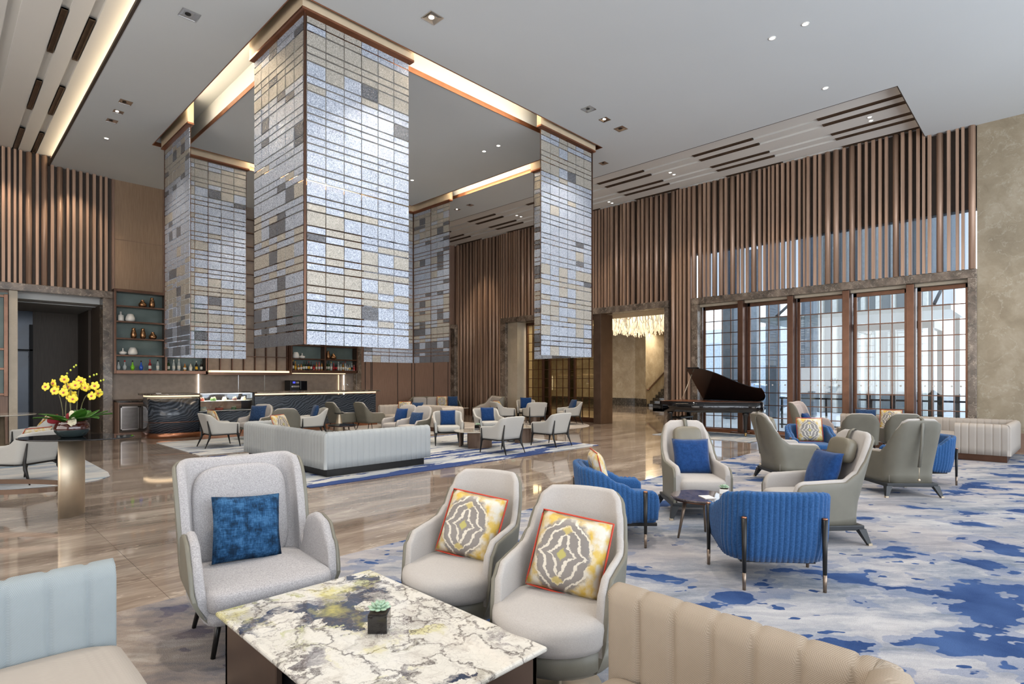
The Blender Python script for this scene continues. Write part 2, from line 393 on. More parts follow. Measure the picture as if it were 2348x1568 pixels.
class MB:
    def __init__(s, xf=None): s.v = []; s.f = []; s.s = []; s.x = xf

    def av(s, p):
        p = Vector(p)
        if s.x is not None: p = s.x @ p
        s.v.append(p); return len(s.v) - 1

    def face(s, idx, sm=False): s.f.append(tuple(idx)); s.s.append(sm)

    def box(s, x0, y0, z0, x1, y1, z1):
        i = [s.av(p) for p in ((x0, y0, z0), (x1, y0, z0), (x1, y1, z0), (x0, y1, z0), (x0, y0, z1), (x1, y0, z1), (x1, y1, z1), (x0, y1, z1))]
        for q in ((0, 3, 2, 1), (4, 5, 6, 7), (0, 1, 5, 4), (1, 2, 6, 5), (2, 3, 7, 6), (3, 0, 4, 7)): s.face([i[k] for k in q])
        return s

    def prism(s, poly, z0, z1, sm=False):
        n = len(poly); a = [s.av((x, y, z0)) for x, y in poly]; b = [s.av((x, y, z1)) for x, y in poly]
        s.face(a[::-1]); s.face(b)
        for i in range(n): s.face((a[i], a[(i + 1) % n], b[(i + 1) % n], b[i]), sm)
        return s

    def loft(s, rings, closed=True, caps=True, sm=True):
        I = [[s.av(p) for p in r] for r in rings]; n = len(I[0])
        for a, b in zip(I, I[1:]):
            for i in range(n if closed else n - 1): s.face((a[i], a[(i + 1) % n], b[(i + 1) % n], b[i]), sm)
        if caps: s.face(I[0][::-1]); s.face(I[-1])
        return s

    def tube(s, pts, r, seg=8, caps=True, sm=True):
        pts = [Vector(p) for p in pts]; rs = r if isinstance(r, (list, tuple)) else [r] * len(pts); rings = []
        up = Vector((0, 0, 1))
        for i, p in enumerate(pts):
            d = (pts[min(i + 1, len(pts) - 1)] - pts[max(i - 1, 0)]).normalized()
            u = up if abs(d.dot(up)) < .95 else Vector((1, 0, 0)); a = d.cross(u).normalized(); b = d.cross(a).normalized()
            rings.append([p + (a * math.cos(t) + b * math.sin(t)) * rs[i] for t in [2 * math.pi * k / seg for k in range(seg)]])
        return s.loft(rings, True, caps, sm)

    def lathe(s, prof, c=(0, 0, 0), seg=24, sx=1, sy=1, caps=True):
        rings = [[(c[0] + r * sx * math.cos(t), c[1] + r * sy * math.sin(t), c[2] + z) for t in [2 * math.pi * k / seg for k in range(seg)]] for r, z in prof]
        return s.loft(rings, True, caps, True)

    def sell(s, c, a, b, h, e1=.35, e2=.35, nu=24, nv=12):
        """rounded cushion block: superellipsoid"""
        def pw(x, e): return math.copysign(abs(x) ** e, x)
        rings = []
        for j in range(nv + 1):
            ph = -math.pi / 2 + math.pi * (j + (.02 if j == 0 else -.02 if j == nv else 0)) / nv
            rings.append([(c[0] + a * pw(math.cos(ph), e2) * pw(math.cos(t), e1), c[1] + b * pw(math.cos(ph), e2) * pw(math.sin(t), e1), c[2] + h * pw(math.sin(ph), e2)) for t in [2 * math.pi * k / nu for k in range(nu)]])
        return s.loft(rings, True, True, True)

    def build(s, name, mat, parent=None, bevel=0, seg=2, sub=0):
        me = bpy.data.meshes.new(name); me.from_pydata([tuple(v) for v in s.v], [], s.f)
        me.polygons.foreach_set('use_smooth', s.s); me.materials.append(mat if not isinstance(mat, str) else MT[mat]); me.update()
        o = bpy.data.objects.new(name, me); COL.objects.link(o)
        if parent is not None: o.parent = parent
        if bevel:
            b = o.modifiers.new('b', 'BEVEL'); b.width = bevel; b.segments = seg; b.limit_method = 'ANGLE'; b.angle_limit = R(35)
        if sub:
            b = o.modifiers.new('s', 'SUBSURF'); b.levels = sub; b.render_levels = sub
        return o


def tag(o, label, cat, group=None, kind=None):
    if label: o['label'] = label
    if cat: o['category'] = cat
    if group: o['group'] = group
    if kind: o['kind'] = kind
    return o


def thing(name, label, cat, loc=(0, 0, 0), rz=0, group=None):
    o = bpy.data.objects.new(name, None); COL.objects.link(o); o.empty_display_size = .1
    o.location = loc; o.rotation_euler = (0, 0, rz); return tag(o, label, cat, group)


def struct(name, mb, mat, parent=None, **k):
    o = mb.build(name, mat, parent, **k)
    if parent is None: o['kind'] = 'structure'
    return o


def kids(o): return [c for c in bpy.data.objects if c.parent == o]


def dup(root, loc, rz, label, group=None):
    r = root.copy(); COL.objects.link(r); r.location = loc; r.rotation_euler = (0, 0, rz); r['label'] = label
    if group: r['group'] = group
    for ch in kids(root):
        c = ch.copy(); COL.objects.link(c); c.parent = r
        for g in kids(ch):
            d = g.copy(); COL.objects.link(d); d.parent = c
    return r


def face_rz(deg): return R(deg + 90)          # local front is -Y


def smooth(x): x = max(0, min(1, x)); return x * x * (3 - 2 * x)


def prof(stops):
    def f(a):
        for (a0, z0), (a1, z1) in zip(stops, stops[1:]):
            if a <= a1: return z0 + (z1 - z0) * (smooth((a - a0) / (a1 - a0)) if a1 > a0 else 1)
        return stops[-1][1]
    return f


def upath(w, d, r, n=60, inset=0.0, curve=0.0):
    """U open to -Y: right arm tip -> back -> left arm tip. returns (x,y,nx,ny,a,s)"""
    L = d - r; arc = math.pi / 2 * r; bk = w - 2 * r; tot = 2 * L + 2 * arc + bk; out = []
    for i in range(n + 1):
        s = tot * i / n
        if s < L: x, y, nx, ny = w / 2, -d / 2 + s, 1, 0
        elif s < L + arc:
            t = (s - L) / r; x, y, nx, ny = w / 2 - r + r * math.cos(t), d / 2 - r + r * math.sin(t), math.cos(t), math.sin(t)
        elif s < L + arc + bk: x, y, nx, ny = w / 2 - r - (s - L - arc), d / 2, 0, 1
        elif s < L + 2 * arc + bk:
            t = math.pi / 2 + (s - L - arc - bk) / r; x, y, nx, ny = -w / 2 + r + r * math.cos(t), d / 2 - r + r * math.sin(t), math.cos(t), math.sin(t)
        else: x, y, nx, ny = -w / 2, d / 2 - r - (s - L - 2 * arc - bk), -1, 0
        a = abs(2 * i / n - 1)
        x *= 1 - inset * max(0, (d / 2 - y) / d)
        y -= 0
        y += curve * (1 - (2 * x / w) ** 2) * (1 if ny > .5 else 0)
        out.append((x, y, nx, ny, a, s))
    return out


def tub(path, zb, zt, t_out, t_in, lean=0, z0=.4, flare=0, nar=0, nv=7, rib=None, drop=0, tuck=0, closed=False, mb=None):
    m = mb or MB(); rings = []; th = t_out - t_in
    for (x, y, nx, ny, a, s) in path:
        top = zt(a) - drop; b0 = zb(a) if callable(zb) else zb; ra = th / 2; pts = []
        ro = 0
        if rib: ro = -rib[0] * (1 - abs(math.sin(math.pi * s / rib[1]))) ** rib[3]
        for j in range(nv + 1): pts.append((t_out + ro, b0 + (top - ra - b0) * j / nv))
        for k in (1, 2, 3): an = math.pi * k / 4; pts.append(((t_out + t_in) / 2 + ra * math.cos(an) + ro * (1 if k < 3 else .5), top - ra + ra * math.sin(an) + ro * .6))
        ri = -ro if rib and rib[2] else 0
        for j in range(nv, -1, -1): pts.append((t_in + ri, b0 + (top - ra - b0) * j / nv))
        ring = []
        for o, z in pts:
            h = max(0, z - z0); bk = max(0, ny)
            if tuck: o -= tuck * max(0, 1 - (z - b0) / .2) ** 2
            px = (x + nx * (o + flare * h)) ; py = y + ny * (o + flare * h)
            px *= 1 - nar * h * (1 if bk > 0 or h > 0 else 0)
            py += lean * h * smooth((1 - a) * 2.2)
            ring.append((px, py, z))
        rings.append(ring)
    n = len(rings[0])
    if closed: rings.append(rings[0])
    m.loft(rings, True, not closed, True)
    return m


def cushion(mb, w, h, t, n=12, sag=.05):
    """puffy square cushion, standing in XZ plane, centre at origin"""
    def P(u, v, sgn):
        k = (1 - abs(u) ** 2.6) * (1 - abs(v) ** 2.6)
        x = w / 2 * u * (1 - sag * (1 - v * v) * abs(u) ** 3); z = h / 2 * v * (1 - sag * (1 - u * u) * abs(v) ** 3)
        return (x, sgn * t / 2 * max(0, k) ** .42 + .004 * math.sin(9 * u + 5 * v), z)
    for sgn in (1, -1):
        I = [[mb.av(P(-1 + 2 * i / n, -1 + 2 * j / n, sgn)) for i in range(n + 1)] for j in range(n + 1)]
        for j in range(n):
            for i in range(n):
                q = (I[j][i], I[j][i + 1], I[j + 1][i + 1], I[j + 1][i]); mb.face(q if sgn < 0 else q[::-1], True)
    return mb


def bm_weld(o, d=.0008):
    bm = bmesh.new(); bm.from_mesh(o.data); bmesh.ops.remove_doubles(bm, verts=bm.verts, dist=d); bm.to_mesh(o.data); bm.free()


PIL = {}


def pillow(kind, loc, rz, label, tilt=18, roll=0, w=.44, h=.44, group=None, base=None):
    """loc = bottom-centre point; rz: facing direction in degrees"""
    key = (kind, w, h)
    if key not in PIL:
        names = {'ikat': 'patterned_cushion'}
        if kind == 'ikat':
            o = cushion(MB(), w, h, .15).build('cushion', MT['ikat']); bm_weld(o)
            pts = [(w / 2 * math.copysign(min(1, abs(math.cos(t) * 1.45)), math.cos(t)) * .99, 0, h / 2 * math.copysign(min(1, abs(math.sin(t) * 1.45)), math.sin(t)) * .99) for t in [2 * math.pi * k / 48 for k in range(49)]]
            pp = MB().tube(pts, .005, 6, False).build('piping', MT['redpipe'] if base == 'red' else MT['ikat'], o)
            if base == 'red': pp['label'] = 'red corded piping'
        else:
            o = cushion(MB(), w, h, .15).build('cushion', MT[kind]); bm_weld(o)
        PIL[key] = o; used = False
    else: used = True
    o = PIL[key]
    mat = Matrix.Translation(loc) @ Matrix.Rotation(face_rz(rz), 4, 'Z') @ Matrix.Rotation(R(-tilt), 4, 'X') @ Matrix.Rotation(R(roll), 4, 'Y') @ Matrix.Translation((0, 0, h / 2))
    if used:
        r = o.copy(); COL.objects.link(r)
        for ch in kids(o): c = ch.copy(); COL.objects.link(c); c.parent = r
        o = r
    o.matrix_world = mat
    return tag(o, label, 'cushion', group)

# ------------------------------------------------------------------ room shell
XW, YW, CZ = 16.4, 19.4, 7.3
X0, Y0 = -6.0, -5.0
TOP = CZ + .48
f = MB(); f.box(X0, Y0, -.3, XW + .2, YW + .3, 0); struct('floor', f, 'floor')
HP = [(XW + .2, 8.45), (40, 20.1), (40, 32), (XW + .2, 32)]
fh = MB(); fh.prism(HP, -.3, 0); struct('floor_hall', fh, 'floor')
CH = (3.72, 8.05, 11.5, 15.83); CI = (4.36, 8.62, 11.0, 15.28)     # ring channel outer / inner
c = MB()
c.box(2.45, Y0, CZ, CH[0], YW, TOP); c.box(2.15, Y0, CZ, 2.45, YW, CZ + .05); c.box(13.1, 1.95, CZ, XW, 2.25, CZ + .05); c.box(CH[0], Y0, CZ, CH[2], CH[1], TOP); c.box(CH[0], CH[3], CZ, CH[2], YW, TOP)
c.box(CH[2], Y0, CZ, 13.1, YW, TOP); c.box(13.1, Y0, CZ, XW, 1.95, TOP); c.box(CI[0], CI[1], CZ, CI[2], CI[3], TOP)
c.box(X0, Y0, TOP, XW + .3, YW + .3, TOP + .15)
struct('ceiling', c, 'plaster')
RZ = 7.53
c = MB()
# recessed white board ceiling with long grooves (right side)
gx = [13.1, 13.32, 14.05, 14.20, 14.45, 14.62, 15.14, 15.30, 15.52, 15.68, 16.16, 16.30, 16.4]
for i in range(len(gx) - 1):
    if i % 2 == 1: c.box(gx[i], 1.95, RZ, gx[i + 1], YW, TOP)
    else: c.box(gx[i], 1.95, RZ + .045, gx[i + 1], YW, TOP)
# extra fine steps on the boards
struct('ceiling_recess_right', c, 'whitep')
c = MB()
lx = [(X0, -2.6), (-2.45, -.9), (-.72, .82), (.98, 1.42), (1.54, 1.78), (1.90, 2.45)]
for a, b in lx: c.box(a, Y0, RZ, b, YW, TOP)
c.box(X0, Y0, RZ + .06, 2.45, YW, TOP)
struct('ceiling_recess_left', c, 'whitep')
# thin shadow trims
c = MB(); c.box(13.085, 2.235, CZ - .004, 13.1, YW, RZ); c.box(13.085, 2.235, CZ - .004, XW, 2.252, CZ + .05); c.box(2.145, Y0, CZ - .006, 2.185, YW, CZ + .052)
struct('trim_1', c, 'backing')
c = MB()
for (x0, y0, x1, y1) in ((CH[0], CH[1], CH[2], CH[1] + .012), (CH[0], CH[3] - .012, CH[2], CH[3]), (CH[0], CH[1], CH[0] + .012, CH[3]), (CH[2] - .012, CH[1], CH[2], CH[3]),
                         (CI[0] - .012, CI[1] - .012, CI[2] + .012, CI[1]), (CI[0] - .012, CI[3], CI[2] + .012, CI[3] + .012), (CI[0] - .012, CI[1], CI[0], CI[3]), (CI[2], CI[1], CI[2] + .012, CI[3])):
    c.box(x0, y0, CZ - .012, x1, y1, CZ + .085)
struct('trim_2', c, 'copper')
# slot liners in recess (brown inserts)
SL = {'r': [14.125, 14.535, 15.22, 15.60, 16.23]}
off = {14.125: 0, 14.535: 0, 15.22: 0, 15.60: 0, 16.23: 0}
slot0 = None


def slot(x, y0, y1, wd, lab):
    global slot0
    m = MB(); z0, z1 = (RZ - .006, RZ + .03)
    pts = lambda a: [(x - wd / 2, a, z0), (x + wd / 2, a, z0), (x + wd / 2 - .03, a, z1), (x - wd / 2 + .03, a, z1)]
    m.box(x - wd / 2, y0, z0, x - wd / 2 + .02, y1, z1); m.box(x + wd / 2 - .02, y0, z0, x + wd / 2, y1, z1); m.box(x - wd / 2 + .02, y0, z0, x + wd / 2 - .02, y0 + .03, z1); m.box(x - wd / 2 + .02, y1 - .03, z0, x + wd / 2 - .02, y1, z1)
    m.box(x - wd / 2, y0, z1 - .025, x + wd / 2, y1, z1)
    return tag(m.build('ceiling_slot', 'slotdark'), lab, 'air grille', 'brown linear slots in the recessed ceilings')


pos = {14.125: 'nearest the hall centre', 14.535: 'second from the hall centre', 15.22: 'in the middle of its group of five', 15.60: 'second from the window wall', 16.23: 'closest to the window wall'}
groups = [(2.27, 3.95, 'nearest group'), (5.42, 6.98, 'second group'), (8.5, 10.05, 'third group'), (11.5, 13.0, 'fourth group, behind the right curtain'), (14.6, 16.0, 'fifth group'), (17.6, 19.1, 'farthest group')]
for (a, b, gl) in groups:
    for x in SL['r']:
        slot(x, a, b, .15 if x != 16.23 else .13, 'brown ceiling slot %s, %s' % (pos[x], gl.replace('behind the right curtain', 'half hidden')))
for (a, b, gl) in ((8.4, 10.1, 'in the row nearest the camera'), (11.45, 13.14, 'second row from the camera'), (14.55, 16.25, 'third row from the camera'), (17.62, 19.32, 'last row, at the slatted wall')):
    for x, g2 in ((1.48, 'left'), (1.84, 'right'), (-.81, 'far left')):
        slot(x, a, b, .085, 'brown ceiling slot in the left recess, %s one %s' % (g2, gl))
# cove light strips
c = MB(); zs = CZ + .13; q0, q1, q2, q3 = CH[0] + 2.25, CH[2] - 2.25, CH[1] + 2.25, CH[3] - 2.25
c.box(q0, CH[1] + .013, zs, q1, CH[1] + .04, zs + .04); c.box(CH[0] + .013, q2, zs, CH[0] + .04, q3, zs + .04)
c.box(q0, CI[3] + .013, zs, q1, CI[3] + .04, zs + .04); c.box(CI[2] + .013, q2, zs, CI[2] + .04, q3, zs + .04)
tag(c.build('cove_light_strip', emis('channel_light', (1, .80, .55), 34)), 'warm light strip hidden up inside the square ceiling channel', 'light strip')
c = MB(); c.box(2.30, Y0 + .1, CZ + .052, 2.40, YW - .05, CZ + .07)
tag(c.build('cove_light_strip', 'strip'), 'warm light strip along the edge of the left ceiling recess', 'light strip')
c = MB(); c.box(13.2, 2.0, CZ + .052, 16.3, 2.08, CZ + .068)
tag(c.build('cove_light_strip', 'warmsoft'), 'warm light strip at the near end of the slotted white recess', 'light strip')
# walls: window wall
def rib_wall(m, along, fixed, a0, a1, z0, z1, sgn, dens=.145, seed=1, cut=None):
    r = random.Random(seed); p = a0
    while p < a1 - .05:
        k = r.random(); d = .10 + .06 * r.random()
        if k < .24:
            w_ = .13
            pts = [(p + w_ / 2 - w_ / 2 * math.cos(math.pi * i / 8), fixed - sgn * (.04 + .09 * math.sin(math.pi * i / 8))) for i in range(9)] + [(p + w_, fixed), (p, fixed)]
        else:
            w_ = .052 + .02 * r.random(); pts = [(p, fixed - sgn * d), (p + w_, fixed - sgn * d), (p + w_, fixed), (p, fixed)]
        zz0 = z0
        poly = pts if along == 'x' else [(b, a) for a, b in pts]
        m.prism(poly, zz0, z1, k < .24)
        p += w_ + (.045 + .05 * r.random())
    return m


LZ = 4.07
m = MB()
rib_wall(m, 'y', XW - .02, 1.32, 8.12, LZ, CZ + .22, 1, seed=3)
rib_wall(m, 'y', XW - .02, 8.13, 8.9, 0, CZ + .22, 1, seed=5)
rib_wall(m, 'y', XW - .02, 8.93, 16.45, LZ, CZ + .22, 1, seed=8)
rib_wall(m, 'y', XW - .02, 16.47, 19.3, 0, CZ + .22, 1, seed=9)
struct('wall_right_cladding', m, 'slat')
m = MB()
m.box(XW, 8.12, 0, XW + .3, 8.93, TOP); m.box(XW, 8.93, LZ - .05, XW + .3, 16.45, TOP); m.box(XW, 16.45, 0, XW + .3, YW + .3, TOP)
m.box(XW, 1.3, 5.45, XW + .3, 8.12, TOP)
struct('wall_right', m, 'backing')
m = MB(); m.box(XW - .05, Y0, 0, XW + .3, 1.3, TOP); struct('wall_right_stone', m, 'beigestone')
m = MB(); m.box(XW - .07, Y0, 0, XW - .05, 1.2, .42); struct('baseboard_right', m, 'wood')
# marble frames
m = MB(); m.box(XW - .12, 1.3, 0, XW + .25, 1.46, 3.87); m.box(XW - .12, 7.90, 0, XW + .25, 8.11, 3.87); m.box(XW - .12, 1.3, 3.872, XW + .25, 8.11, LZ)
struct('trim_3', m, 'jamb', bevel=.01)
m = MB(); m.box(XW - .14, 16.16, 0, XW + .3, 16.46, 3.87); m.box(XW - .14, 8.9, 0, XW + .3, 9.02, 3.87); m.box(XW - .14, 8.9, 3.872, XW + .3, 16.46, LZ + .02)
struct('trim_4', m, 'jamb', bevel=.01)
m = MB(); m.box(XW + .0, 15.62, 0, XW + .9, 16.155, 3.87); m.box(XW + .3, 8.9, 3.87, XW + 1.6, 16.4, 4.05)
struct('wall_reveal', m, 'creamstone')
# windows
GX = XW + .22
posts = [(6.53, 6.68), (5.17, 5.32), (3.82, 3.98), (2.46, 2.62)]
bays = [(6.70, 7.89), (5.34, 6.52), (4.0, 5.16), (2.64, 3.80), (1.47, 2.44)]
m = MB(); m.box(XW + .05, 1.46, 3.80, GX + .06, 7.90, 3.87); struct('trim_5', m, 'creamstone')
for i, (a, b) in enumerate(bays):
    wnd = bpy.data.objects.new('window_%d' % (i + 1), None); COL.objects.link(wnd); wnd['kind'] = 'structure'
    m = MB(); m.box(GX, a, 0, GX + .07, a + .06, 3.8); m.box(GX, b - .08, 0, GX + .07, b, 3.8); m.box(GX, a, 3.70, GX + .07, b, 3.8); m.box(GX, a, 0, GX + .07, b, .12)
    m.build('window_frame', 'bronze', wnd, bevel=.006)
    m = MB(); n = 4; zz = [.12 + (3.58) * k / 10 for k in range(1, 10)]
    for k in range(1, n): y = a + .06 + (b - a - .14) * k / n; m.box(GX + .01, y - .01, .12, GX + .05, y + .01, 3.7)
    for z in zz: m.box(GX + .008, a + .06, z - .011, GX + .052, b - .08, z + .011)
    m.build('muntin_grid', 'bronze', wnd)
    m = MB(); m.box(GX + .028, a + .05, .1, GX + .034, b - .07, 3.72); m.build('glass_pane', 'glass', wnd)
    # safety dots
    m = MB()
    for k in range(6):
        y = a + .14 + k * .17
        if y < b - .1: m.lathe([(.022, 0), (.022, .002)], (0, 0, 0), 10) if False else m.tube([(GX + .02, y, 1.42), (GX + .026, y, 1.42)], .022, 10)
    m.build('safety_dots', 'white', wnd)
m = MB()
for a, b in posts: m.box(XW - .10, a, 0, GX + .05, b, 3.86); m.box(XW - .2, a - .18, 0, XW - .02, b + .18, .05)
struct('trim_6', m, 'bronze', bevel=.008)
m = MB(); m.box(XW + .1, 1.46, 0, GX + .08, 7.9, .10); struct('trim_7', m, 'copper')
m = MB(); m.box(XW + .02, 1.46, LZ, XW + .05, 7.95, 5.45); struct('window_6', m, 'tintglass')
# back wall
m = MB()
m.box(3.35, YW, 0, XW + .3, YW + .3, TOP); m.box(X0, YW, 3.9, 3.35, YW + .3, TOP); m.box(X0, YW, 0, 1.53, YW + .3, 4)
struct('wall_back', m, 'wood')
m = MB(); rib_wall(m, 'x', YW - .01, X0, 3.52, LZ, CZ + .22, 1, seed=21, dens=.2); struct('wall_back_cladding', m, 'slat')
m = MB(); m.box(X0, YW - .02, LZ, 3.54, YW, TOP - .2); struct('wall_back_lining', m, 'backing')
m = MB(); m.box(X0, YW - .16, 3.872, 3.56, YW + .1, LZ); m.box(3.33, YW - .16, 0, 3.56, YW + .3, 3.87)
m.box(11.2, YW - .3, 0, 11.42, YW + .1, 3.8); m.box(16.06, YW - .3, 0, 16.28, YW + .1, 3.8); m.box(11.2, YW - .3, 3.802, 16.28, YW + .1, 3.98)
struct('trim_8', m, 'jamb', bevel=.01)
m = MB(); m.box(1.36, YW - .1, 0, 1.53, YW + .3, 3.87); struct('trim_9', m, 'creamstone')
m = MB(); m.box(3.56, YW - .03, 4.12, 5.95, YW, CZ); struct('wall_back_panel', m, 'woodlight')
m = MB(); m.box(3.56, YW - .05, 4.1, 3.62, YW, CZ); m.box(4.84, YW - .06, 4.1, 4.90, YW, CZ); m.box(3.6, YW - .04, 5.6, 4.86, YW - .028, 5.61); struct('trim_10', m, 'wood')
# grid panel behind the bar
m = MB(); m.box(5.97, YW - .05, 1.87, 8.62, YW, CZ); struct('wall_back_grid_lining', m, 'panel')
m = MB()
for k in range(0, 8): x = 6.07 + k * .364; m.box(x - .02, YW - .16, 1.87, x, YW - .05, CZ)
for k in range(1, 12): z = 1.87 + .455 * k; m.box(5.97, YW - .165, z, 8.62, YW - .05, z + .02)
struct('trim_11', m, 'bronze')
m = MB(); m.box(8.62, YW - .04, 4.0, 11.2, YW, CZ); struct('wall_back_upper_panel', m, 'panel')
# wood panel joints
m = MB()
for x in (11.75, 12.0, 12.06, 13.25, 13.95, 14.10, 15.1, 15.9): m.box(x, YW - .012, .1, x + .022, YW + .001, 3.8)
struct('trim_12', m, 'dark')
# lift lobby behind left opening
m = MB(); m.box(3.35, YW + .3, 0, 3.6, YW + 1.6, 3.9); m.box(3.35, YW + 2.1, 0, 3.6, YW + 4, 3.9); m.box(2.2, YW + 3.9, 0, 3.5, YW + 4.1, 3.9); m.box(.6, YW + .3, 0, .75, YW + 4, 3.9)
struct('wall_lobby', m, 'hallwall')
m = MB(); m.box(.6, YW + .3, 3.72, 3.6, YW + 4.2, 4.1); m.box(.6, YW + 1.0, 3.7, 3.6, YW + 1.06, 3.72); struct('ceiling_lobby', m, 'plaster')
m = MB(); m.box(.6, YW + .3, -.3, 3.6, YW + 5.2, 0); struct('floor_lobby', m, 'floor')
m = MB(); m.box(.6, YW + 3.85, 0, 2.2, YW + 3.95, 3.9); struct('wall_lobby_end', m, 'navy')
m = MB(); m.box(1.1, YW + 3.78, 0, 2.1, YW + 3.84, 2.45); dr = struct('door_1', m, 'navy', bevel=.01)
m = MB(); m.box(.98, YW + 3.76, 0, 1.08, YW + 3.84, 2.5); m.box(2.12, YW + 3.76, 0, 2.2, YW + 3.84, 3.3); m.box(.98, YW + 3.76, 2.47, 2.2, YW + 3.84, 2.52); m.build('door_frame', 'dark', dr)
m = MB(); m.box(3.42, YW + 1.6, 0, 3.44, YW + 2.1, 3.9); struct('lobby_gap_shade', m, 'dark')  # near-black sheet painting in the darkness of the wall gap
# other walls (behind and left of camera)
m = MB(); m.box(X0 - .3, Y0, 0, X0, YW + .3, TOP); struct('wall_left', m, 'wood')
m = MB(); m.box(X0, Y0 - .3, 0, XW, Y0, .25); m.box(X0, Y0 - .3, 6.9, XW, Y0, TOP)
for k in range(16): x = X0 + .2 + k * 1.47; m.box(x, Y0 - .25, 0, x + .09, Y0, 7)
m.box(X0, Y0 - .2, 3.9, XW, Y0 - .05, 4.05)
struct('window_7', m, 'bronze')
# side hall behind doors
m = MB(); m.prism([(28.9, 26), (28.9, 17.9), (28.3, 16.85), (33.5, 16.85), (33.5, 26)], 0, 4.34); m.box(33.3, 15.9, 0, 33.5, 16.85, 4.34)
m.box(17, 25, 0, 28.9, 25.2, 4.34)
struct('wall_hall', m, 'beigestone')
m = MB(); m.prism([(28.86, 26), (28.86, 17.91), (28.27, 16.82), (28.36, 16.82), (28.95, 17.9), (28.95, 26)], 0, .44); struct('baseboard_hall', m, 'darkstone')
m = MB(); m.prism(HP, 4.35, 4.5); m.box(17.9, 9.2, 4.1, 18.2, 30, 4.36); struct('ceiling_hall', m, 'whitep')
m = MB(); m.box(38, 19.3, 0, 38.2, 31, 4.5); m.box(16.7, 31, 0, 40, 31.2, 4.5); struct('wall_hall_far', m, 'beigestone')
m = MB(); m.prism([(XW + .3, 8.45), (40, 20.1), (40, 20.3), (XW + .3, 8.65)], 0, 4.5); struct('wall_hall_side', m, 'creamstone')
# ------------------------------------------------------------------ hall things
st = thing('staircase', 'dark stone staircase with brown handrail in the hall beyond the opening', 'staircase')
m = MB()
for k in range(9): m.box(28.45 + k * .31, 15.95, 0.0 + k * .165, 28.8 + k * .31, 16.84, .165 + k * .165)
m.build('steps', 'darkstone', st, bevel=.01)
m = MB(); m.tube([(28.35, 16.78, .95), (28.5, 16.78, .98), (31.3, 16.78, 2.5)], .045, 8); m.build('handrail', 'bronze', st)

chn = thing('crystal_chandelier', 'wide glowing chandelier of hanging crystal rods in the hall', 'chandelier', (20.6, 12.6, 4.35))
m = MB(); r = random.Random(5)
for k in range(420):
    a = r.random() * 2 * math.pi; q = math.sqrt(r.random()); x, y = 1.9 * q * math.cos(a), 1.9 * q * math.sin(a)
    L = .35 + .45 * (1 - q * q) + .25 * r.random(); dx, dy = (r.random() - .5) * .25, (r.random() - .5) * .25
    m.tube([(x, y, -.05), (x + dx * .2, y + dy * .2, -L * .75), (x + dx, y + dy, -L)], .018, 4, True, False)
o = m.build('crystal_rods', 'icicle', chn); o['kind'] = 'stuff'
m = MB(); m.lathe([(1.9, 0), (2.0, -.05), (1.95, -.09)], (0, 0, 0), 32); m.build('canopy', 'gold', chn)
lamp('hall_glow', 'AREA', (20.6, 12.6, 4.22), (0, 0, 0), 75, (1, .82, .58), shape='DISK', size=3)
lamp('hall_glow', 'AREA', (21, 21, 4.2), (0, 0, 0), 380, (1, .83, .62), shape='DISK', size=4)  # added fill for the room behind the glass screen
lamp('hall_glow', 'AREA', (18.8, 15, 4.0), (0, 0, 0), 260, (1, .83, .62), shape='DISK', size=1.5)  # added light to brighten the glass screen from behind
lamp('stair_glow', 'AREA', (28.6, 15.9, 4.2), (0, 0, 0), 120, (1, .86, .66), shape='DISK', size=2)
# bronze end column
m = MB(); m.box(16.33, 11.5, 0, 17.05, 11.82, 3.95); struct('column_hall', m, 'tabbr', bevel=.006)
# glass grid screen
scn = thing('glass_screen', 'brown gridded bronze glass screen beside the hall column', 'glass screen', (16.9, 11.8, 0))
m = MB(); L = 3.75
for y in (0.03, 1.28, 1.55, 2.52, 2.86, 3.72): m.box(-.05, y - .04, 0, .05, y + .04, 3.85)
m.box(-.05, 0, 3.76, .05, L, 3.86); m.box(-.06, 0, 0, .06, L, .16)
m.build('frame', 'bronze', scn, bevel=.005)
m = MB()
for k in range(1, 11): m.box(-.02, 0, .16 + k * .36 - .01, .02, L, .16 + k * .36 + .01)
for k in range(1, 12): m.box(-.02, k * .312 - .01, .16, .02, k * .312 + .01, 3.8)
m.build('grid_bars', 'bronze', scn)
m = MB(); m.box(-.004, 0.02, .1, .004, L - .02, 3.8); m.build('glass', 'bronzeglass', scn)
for y0, y1 in ((1.30, 1.53), (2.54, 2.84)): m = MB(); m.box(.02, y0, .16, .035, y1, 2.9); m.build('olive_panel', plain('olive_mirror', (.12, .11, .045), .25, .5, .3, 2), scn)
# ------------------------------------------------------------------ glass curtains
PW = .313


